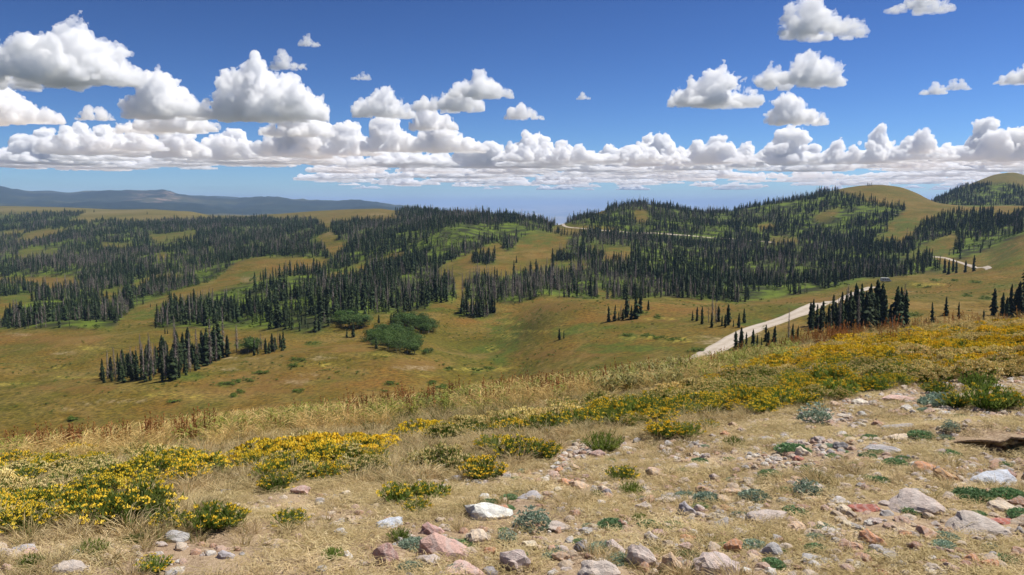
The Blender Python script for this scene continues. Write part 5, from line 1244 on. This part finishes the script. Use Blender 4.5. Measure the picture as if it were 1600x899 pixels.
HB = [(755, 752, 80, 'gold', 'domed bush dense with orange-yellow flowers, middle foreground'), (690, 740, 95, 'fade', 'low bush of faded tan flowers left of the domed one'), (655, 735, 60, 'fade', 'left end bush of faded tan flowers'), (805, 722, 90, 'few', 'big leafy green bush with scattered yellow flowers'), (850, 722, 70, 'few', 'leafy bush with few flowers right of the big green one'), (768, 706, 60, 'few', 'green bush with gold tips behind the domed one'),
 (625, 790, 80, 'few', 'tall loose bush with yellow tips left of centre'), (672, 785, 70, 'few', 'loose bush with yellow tips right of its tall neighbour'), (650, 805, 50, 'few', 'lower loose bush hanging over straw'), (945, 708, 74, 'green', 'rounded bright green bush without flowers'), (975, 755, 58, 'few', 'compact bush with yellow tips near the cairn'), (988, 776, 44, 'green', 'sparse green bush below the compact one'), (933, 778, 24, 'green', 'tiny green sprig left of the sparse bush'),
 (1040, 687, 66, 'gold', 'bright flowering bush with brown foot'), (1078, 684, 55, 'few', 'bush with small flowers right of the bright one'), (1108, 672, 40, 'few', 'small bush at the edge of the flower field'), (1150, 700, 38, 'green', 'green sprig with a yellow crown'), (560, 720, 85, 'gold', 'bush of pure yellow flowers left of the faded ones'), (500, 735, 90, 'gold', 'flowering bush second from the pure yellow one'), (450, 745, 80, 'gold', 'flowering bush at the centre left cluster'), (510, 755, 70, 'few', 'leafy bush in front of the centre left cluster'), (430, 770, 64, 'few', 'green and gold bush hanging over a stone'), (395, 735, 60, 'gold', 'flowering bush at the left of the centre left cluster'),
 (320, 835, 90, 'few', 'spreading bush with orange buds, lower left'), (350, 830, 70, 'few', 'right half of the spreading lower left bush'), (260, 830, 60, 'few', 'upright flowering stems beside a grey stone'), (450, 828, 64, 'few', 'low flowering bush in straw'), (622, 848, 44, 'green', 'fresh green bush above the pink rocks'), (518, 876, 38, 'green', 'small green plant in straw at the bottom'), (233, 897, 54, 'few', 'green plant with two yellow buds at the lower left'), (135, 872, 54, 'green', 'feathery green plant at the lower left'), (40, 890, 40, 'green', 'thin green stems near the left edge'), (205, 850, 30, 'green', 'small tuft of green stems in straw'),
 (1540, 612, 60, 'green', 'bright green bush on the stony rise'), (1560, 645, 90, 'few', 'sprawling bush with yellow flowers by the right edge'), (1500, 640, 50, 'few', 'left arm of the sprawling right edge bush'), (1470, 618, 50, 'few', 'small flowering bush above the sage'), (1590, 640, 50, 'few', 'flowering bush cut by the right edge'), (1262, 628, 46, 'gold', 'rounded bush at the foot of the flower field'), (1310, 605, 80, 'gold', 'large dark gold bush at the front of the flower field'), (1190, 640, 60, 'gold', 'gold bush in the front row of the flower field'),
 (1000, 815, 26, 'green', 'yellowish green sprig left of the grey block'), (725, 815, 0, 'green', '')]
for q_ in HB:
    if q_[2]: bush(*q_)
FIELDS = {  # foot regions
 'left flower field': ([(-60, 850), (-60, 735), (60, 722), (200, 715), (340, 722), (345, 748), (250, 765), (150, 785), (60, 800), (0, 840)], 64, 'gold'),
 'left edge flowers': ([(-60, 860), (-60, 780), (60, 800), (100, 800), (60, 830), (0, 850)], 12, 'gold'),
 'flower band between straw': ([(100, 810), (180, 800), (250, 805), (260, 825), (150, 830)], 8, 'few'),
 'centre left cluster': ([(370, 720), (480, 705), (600, 702), (600, 735), (540, 755), (430, 760)], 14, 'gold'),
 'middle flower strip': ([(600, 690), (700, 672), (860, 655), (1040, 650), (1060, 668), (900, 672), (700, 690)], 26, 'mix'),
 'central brow flowers': ([(860, 650), (1000, 628), (1110, 612), (1180, 620), (1170, 645), (1060, 655)], 44, 'mix'),
 'right flower field': ([(1090, 612), (1150, 588), (1200, 565), (1330, 534), (1420, 524), (1440, 600), (1340, 618), (1250, 640), (1160, 650)], 110, 'mix'),
 'far right flower field': ([(1420, 524), (1500, 516), (1640, 506), (1640, 590), (1560, 592), (1440, 602)], 80, 'mix')}
extra = []
for nm, (poly, n, kd) in FIELDS.items():
    mk = poly_mask([[(max(a, 0), b_) for a, b_ in poly]]); P_ = np.array(poly, float); lo, hi = P_.min(0), P_.max(0); got = 0
    cand = []
    ymin, ymax = hit(min(1599, max(0, (lo[0] + hi[0]) / 2)), hi[1])[1] * .8, 30
    q, x, y, z, px, py = wedge(40000, 4, 28, -.70, .70, seed=len(nm) * 7)
    mm = sample(mk, px, py) | ((px < 0) & (poly[0][0] < 0) & (px > -60) & (py > 735) & (py < 850)) | ((px > 1600) & (poly[1][0] > 1500) & (px < 1640) & (py > 520) & (py < 590))
    idx = np.flatnonzero(mm)
    loc = []
    for i in idx:
        if len(loc) >= n * 7: break
        sz = q.uniform(.55, 1.1)
        if any((x[i] - a) ** 2 + (y[i] - b_) ** 2 < (.15 * (sz + c_)) ** 2 for a, b_, c_ in loc): continue
        loc.append((x[i], y[i], sz))
    loc.sort(key=lambda t_: t_[1])
    for j, (a, b_, sz) in enumerate(loc):
        tone = fbm(np.array([a / 1.3]), np.array([b_ / 1.3]), 88, 2)[0]
        k_ = kd if kd != 'mix' else ('fade' if tone > .02 else 'gold' if tone > -.2 else 'few')
        if kd == 'gold': k_ = 'few' if q.random() < .22 else ('fade' if tone < -.14 or q.random() < .12 else 'gold')
        if kd == 'mix' and q.random() < .15: k_ = 'few'
        p = np.array([a, b_, float(grid_z(a, b_))])
        if got < n and len(bushes) < 296:
            w_ = {'gold': 'golden flowering bush', 'fade': 'bush of faded tan-yellow flowers', 'few': 'leafy green bush with few yellow flowers'}[k_]
            bush(0, 0, 0, k_, '%s in the %s' % (w_, nm), '%s: %ss' % (nm, k_), p=p, s=sz * (1.0 if kd == 'gold' else 1.1), hs=q.uniform(.9, 1.15)); got += 1
        else: extra.append((p, sz * 1.15, {'gold': 0, 'fade': 1, 'few': 2}[k_] * 2 + q.integers(0, 2)))
allv = []
for kind in ('gold', 'fade', 'few'):
    for i in range(2):
        A, B = rabbit(960 + i + 5 * len(allv), 80, .23, .17, .95 if kind != 'few' else .5, 2.0)
        k_ = len(A.v); A.v += B.v; A.f += [tuple(u + k_ for u in f) for f in B.f]; A.m += [1] * len(B.f)
        allv.append(A.mesh('flowering_shrub', [M_rabbit, M_fade if kind == 'fade' else M_gold]))
vc = variants('flower_bush', allv)
print('BUSHES', len(bushes), 'extra', len(extra))
if extra: scatter('distant_flowering_shrubs', vc, 6, [e[0] for e in extra], [e[1] for e in extra], rng.uniform(0, 6, len(extra)), 'flowering bushes thinning out towards the brow', idx=[e[2] for e in extra])

# ------------------------------------------------------------------ silvery sage
M_sage = foliage_mat('sage_leaves', [(.24, .32, .23), (.38, .48, .36), (.54, .62, .50)], .8, .15, 5, .06)
M_sageg = foliage_mat('green_sage_leaves', [(.14, .25, .11), (.24, .38, .18), (.38, .52, .28)], .8, .15, 5, .06)
def sage(seed, n, mat, h=.5, airy=0):
    g = random.Random(seed); t = TB_()
    for i in range(n):
        a = g.uniform(0, 6.28); f = math.sqrt(g.random()); c0 = Vector((f * math.cos(a), f * math.sin(a), h * math.sqrt(max(0, 1 - f * f)) * g.uniform(.5, 1.05) + (.5 * airy * h if g.random() < .2 * airy else 0)))
        for k in range(5):
            d = Vector((g.gauss(0, .6) + c0.x * .5, g.gauss(0, .6) + c0.y * .5, abs(g.gauss(.6, .4)))).normalized() * g.uniform(.10, .20); w_ = d.cross(Vector((g.gauss(0, 1), g.gauss(0, 1), g.gauss(0, 1)))).normalized() * .034
            t.tri(c0 - w_, c0 + w_, c0 + d)
            t.tri(c0 + d * .5 - w_ * 1.2, c0 + d * 1.1, c0 + d * .5 + w_ * 1.2)
    return t.mesh('sage', [mat])
SG = {'b': [sage(1000 + i, 300, M_sage) for i in range(3)], 'g': [sage(1010 + i, 330, M_sageg, .42) for i in range(3)], 't': [sage(1020 + i, 260, M_sage, .85, 1) for i in range(2)]}
g = random.Random(45)
SA = [(648, 860, 46, 'b', 'dense blue-green sage cushion on the pink rocks'), (640, 893, 36, 'b', 'sage cushion at the bottom edge left of the pink rock'), (715, 898, 40, 'b', 'sage tuft in front of the flat rose stone'), (833, 830, 54, 't', 'large bushy silver sage left of the slanting stone'), (792, 852, 34, 't', 'thin sage around a small white stone'), (868, 866, 30, 'b', 'small sage right of the cream stone'), (816, 870, 20, 'g', 'little green sage at the bottom'), (942, 866, 46, 'b', 'upper half of the long sage patch'), (968, 884, 44, 'b', 'lower half of the long sage patch'),
 (955, 828, 44, 'g', 'sage behind the brown pink stone'), (1015, 826, 34, 'g', 'left half of the sage pair'), (1040, 830, 28, 'g', 'right half of the sage pair'), (1072, 782, 36, 'b', 'sage at the left end of the sage row'), (1105, 788, 46, 'b', 'sage at the right end of the sage row'), (1180, 785, 46, 'b', 'sage left of the fresh green one'), (1157, 810, 26, 'b', 'small sage by the flat orange stone'), (1205, 748, 36, 'g', 'fresh green sage dome'), (1262, 780, 44, 't', 'upper part of the spreading sage plant'), (1245, 808, 42, 'g', 'lower part of the spreading sage plant'),
 (1240, 712, 50, 'g', 'dull green sage in front of the grey stones'), (1273, 667, 50, 't', 'tall grey-green sage bush'), (1398, 728, 30, 'g', 'dark green sage under the flat grey stone'), (1357, 717, 24, 'g', 'sage left of the dark green one'), (1360, 689, 26, 'g', 'small vivid sage above the flat grey stone'), (1440, 688, 38, 'g', 'sage over the black hollow'), (1516, 692, 36, 'g', 'sage above the pale flat stone'), (1488, 692, 22, 'g', 'small sage left of the pale flat stone'), (1485, 716, 32, 'g', 'sage between stones below the burrow'), (1475, 640, 62, 'b', 'wide bluish sage under the flowers'), (1445, 646, 22, 'b', 'small sage at the left foot of the wide one'), (1485, 675, 24, 't', 'thin sage sprig below the wide bluish sage'), (1520, 788, 60, 'g', 'flat vivid green sage mat right'), (1575, 782, 46, 'g', 'second sage mat nearer the right edge'), (1598, 812, 40, 'g', 'sage cut by the right edge'), (1590, 718, 30, 't', 'sage sprig at the mouth of the burrow'), (1475, 862, 38, 'b', 'pale sage by the lower right heap'), (1208, 888, 36, 'g', 'green sage in front of the round boulder'), (1098, 895, 30, 't', 'sage before the rose-grey boulder'), (1165, 740, 0, 'g', '')]
for px, py, w, kd, lab in SA:
    if not w: continue
    p = hit(px, py - w * .1); s = w * math.hypot(*p) / F / 2
    o = link('sage', SG[kd][g.randrange(len(SG[kd]))], None, tuple(p)); o.scale = (s * 1.05, s * .9, s * .9); o.rotation_euler[2] = g.uniform(0, 6)
    tag(o, lab, 'sage plant')
n_ = 0
while n_ < 80:
    px, py = g.uniform(700, 1595), g.uniform(640, 890)
    if not soil_m[int(py), int(px)] or (px > 1530 and py < 715): continue
    p = hit(px, py); s = g.uniform(.025, .065)
    kd = g.choice('bgg'); zone = 'middle' if px < 1150 else 'right'
    o = link('sage', SG[kd][g.randrange(3)], None, tuple(p)); o.scale = (s, s, s * .8); o.rotation_euler[2] = g.uniform(0, 6)
    c_ = 'silvery' if kd == 'b' else 'green'
    tag(o, 'tiny %s sage tuft among the stones of the %s foreground' % (c_, zone), 'sage plant', 'tiny %s sage tufts, %s foreground' % (c_, zone)); n_ += 1

# ------------------------------------------------------------------ camper van on the road
def paint(name, c, r=.35):
    m, nt, b = new_mat(name, r, .5); n = nt.noise(6, nt.coord(), 3)
    nt.link(nt.mix(nt.fr(n, .3, .8), c, tuple(q * .82 for q in c)), b.inputs['Base Color']); return m
M_white, M_glass, M_tyre, M_rim, M_grey = paint('van_white', (.74, .74, .72)), paint('van_glass', (.03, .035, .04), .1), paint('tyre', (.02, .02, .02), .9), paint('rim', (.4, .4, .42)), paint('van_grey', (.16, .17, .19))
def prism(name, prof, w, mat, bev=.05, y0=None):
    bm = bmesh.new(); h = w / 2
    a = [bm.verts.new((x, -h if y0 is None else y0, z)) for x, z in prof]; f = bm.faces.new(a)
    r = bmesh.ops.extrude_face_region(bm, geom=[f]); bmesh.ops.translate(bm, vec=(0, w, 0), verts=[q for q in r['geom'] if isinstance(q, bmesh.types.BMVert)])
    bmesh.ops.recalc_face_normals(bm, faces=bm.faces)
    if bev: bmesh.ops.bevel(bm, geom=list(bm.edges), offset=bev, segments=2, affect='EDGES')
    me = bpy.data.meshes.new(name); bm.to_mesh(me); bm.free(); me.materials.append(mat); return me
p = hit(1384, 441, 300)
van = link('camper_van', None, None, (p[0], p[1], p[2] + .15)); van.rotation_euler[2] = R(-8); van.scale = (.85,) * 3
tag(van, 'small white camper van on the gravel road by the forest edge', 'camper van')
link('body', prism('body', [(-3.4, .45), (2.9, .45), (3.35, .6), (3.35, 1.15), (2.7, 1.35), (2.15, 2.0), (1.9, 2.75), (-3.2, 2.85), (-3.45, 2.5)], 2.1, M_white, .08), van)
link('skirt', prism('skirt', [(-3.45, .32), (3.4, .32), (3.42, .62), (-3.47, .62)], 2.16, M_grey, .03), van)
link('windshield', prism('windshield', [(2.22, 1.98), (2.74, 1.40), (2.78, 1.44), (2.26, 2.02)], 1.8, M_glass, 0), van)
for x in (-2.6, -1.1, .4):
    link('window', prism('window', [(x, 1.55), (x + 1.1, 1.55), (x + 1.1, 2.15), (x, 2.15)], 2.16, M_glass, .01), van)
link('cab_window', prism('cab_window', [(1.75, 1.45), (2.5, 1.45), (2.1, 1.95), (1.75, 1.95)], 2.16, M_glass, .01), van)
link('roof_vent', prism('roof_vent', [(-1.2, 2.82), (-.4, 2.82), (-.45, 3.02), (-1.15, 3.02)], .7, M_white, .03), van)
for x in (-2.2, 2.3):
    for sd in (-1, 1):
        bm = bmesh.new(); bmesh.ops.create_cone(bm, cap_ends=True, segments=20, radius1=.42, radius2=.42, depth=.26); bmesh.ops.rotate(bm, matrix=Matrix.Rotation(R(90), 3, 'X'), verts=bm.verts); me = bpy.data.meshes.new('wheel'); bm.to_mesh(me); bm.free(); me.materials.append(M_tyre)
        w_ = link('wheel', me, van, (x, sd * .95, .42))
        bm = bmesh.new(); bmesh.ops.create_cone(bm, cap_ends=True, segments=16, radius1=.24, radius2=.2, depth=.28); bmesh.ops.rotate(bm, matrix=Matrix.Rotation(R(90), 3, 'X'), verts=bm.verts); me = bpy.data.meshes.new('rim'); bm.to_mesh(me); bm.free(); me.materials.append(M_rim)
        link('rim', me, w_)
# cairn on the far right peak
cp = hit(1577, 269.5, 1200)
if cp is not None:
    c_ = link('summit_cairn', stone_mesh(77, 9, .1, 'summit_cairn', 2), None, (cp[0], cp[1], cp[2] + .8)); c_.scale = (2.6, 2.2, 2.2); c_.color = (.3, .27, .25, 1)
    tag(c_, 'small cairn on top of the far right peak', 'cairn')
# pale fallen trunks on the slope
for px, py, L_, a in ((1404, 337, 16, .9), (1376, 341, 10, 1.0), (721, 429, 3, 1.5), (1300, 340, 9, .7), (1508, 466, 0, 0)):
    p = hit(px, py, 300)
    if not L_ or p is None: continue
    t = TB_(); t.tube([(0, 0, 0), (0, 0, 1)], [.035, .012], 6)
    o = link('fallen_trunk', t.mesh('fallen_trunk', [M_aspbark], True), None, (p[0], p[1], p[2] + .4)); o.scale = (L_,) * 3; o.rotation_euler = (R(82), 0, -a)
    tag(o, 'pale fallen trunk lying %s' % {1404: 'in the grass below the round summit', 1376: 'at the forest edge below the round summit', 721: 'on the far middle meadow', 1300: 'in the clearing right of centre'}[px], 'fallen trunk')

# burrow: an overhanging sod roof above the pit dug in the ground sheet
def burrow():
    nx, ny = 26, 12; v = []; f = []
    for side in (0, 1):
        for j in range(ny + 1):
            for i in range(nx + 1):
                u = i / nx * 2 - 1; w = j / ny
                x = BUR[0] + .42 * u; y0 = BUR[1] - .02 + .16 * abs(u) ** 2.5 + .02 * math.sin(9 * u + 1); y1 = BUR[1] + .42
                y = y0 + (y1 - y0) * w
                gz = float(grid_z(x, BUR[1] + .44)) ; ge = float(grid_z(BUR[0] + .42 * (1 if u > 0 else -1), y))
                arch = (1 - abs(u) ** 4)
                z = ge * (1 - arch) + (gz - .02) * arch * w ** .6 + (ge + .065) * arch * (1 - w ** .6)
                z += .012 * float(noise2(np.array([x * 14]), np.array([y * 14]), 5)[0])
                v.append((x, y, z - (.03 * (.5 + .5 * w) if side else 0)))
    n = (nx + 1) * (ny + 1); q = lambda i, j, s: s * n + j * (nx + 1) + i
    for j in range(ny):
        for i in range(nx):
            f.append((q(i, j, 0), q(i + 1, j, 0), q(i + 1, j + 1, 0), q(i, j + 1, 0))); f.append((q(i, j, 1), q(i, j + 1, 1), q(i + 1, j + 1, 1), q(i + 1, j, 1)))
    for i in range(nx):
        f.append((q(i, 0, 0), q(i, 0, 1), q(i + 1, 0, 1), q(i + 1, 0, 0))); f.append((q(i, ny, 0), q(i + 1, ny, 0), q(i + 1, ny, 1), q(i, ny, 1)))
    for j in range(ny):
        f.append((q(0, j, 0), q(0, j + 1, 0), q(0, j + 1, 1), q(0, j, 1))); f.append((q(nx, j, 0), q(nx, j, 1), q(nx, j + 1, 1), q(nx, j + 1, 0)))
    o = link('burrow', mesh_from('burrow', v, f, gm, True)); tag(o, 'dark animal burrow dug under a sod lip at the right edge', 'burrow')
    for i in range(40):
        u = g.uniform(-.8, .8); x = BUR[0] + .4 * u; y = BUR[1] + g.uniform(.02, .4)
        yield x, y
bt_ = list(burrow())
bp = []
for x, y in bt_:
    bp.append((x, y, float(grid_z(x, BUR[1] + .5)) - .035))
scatter('burrow_grass', TFC, 9, bp, [.5] * len(bp), [g.uniform(-1, 1) for _ in bp], 'short dry grass over the lip of the burrow')
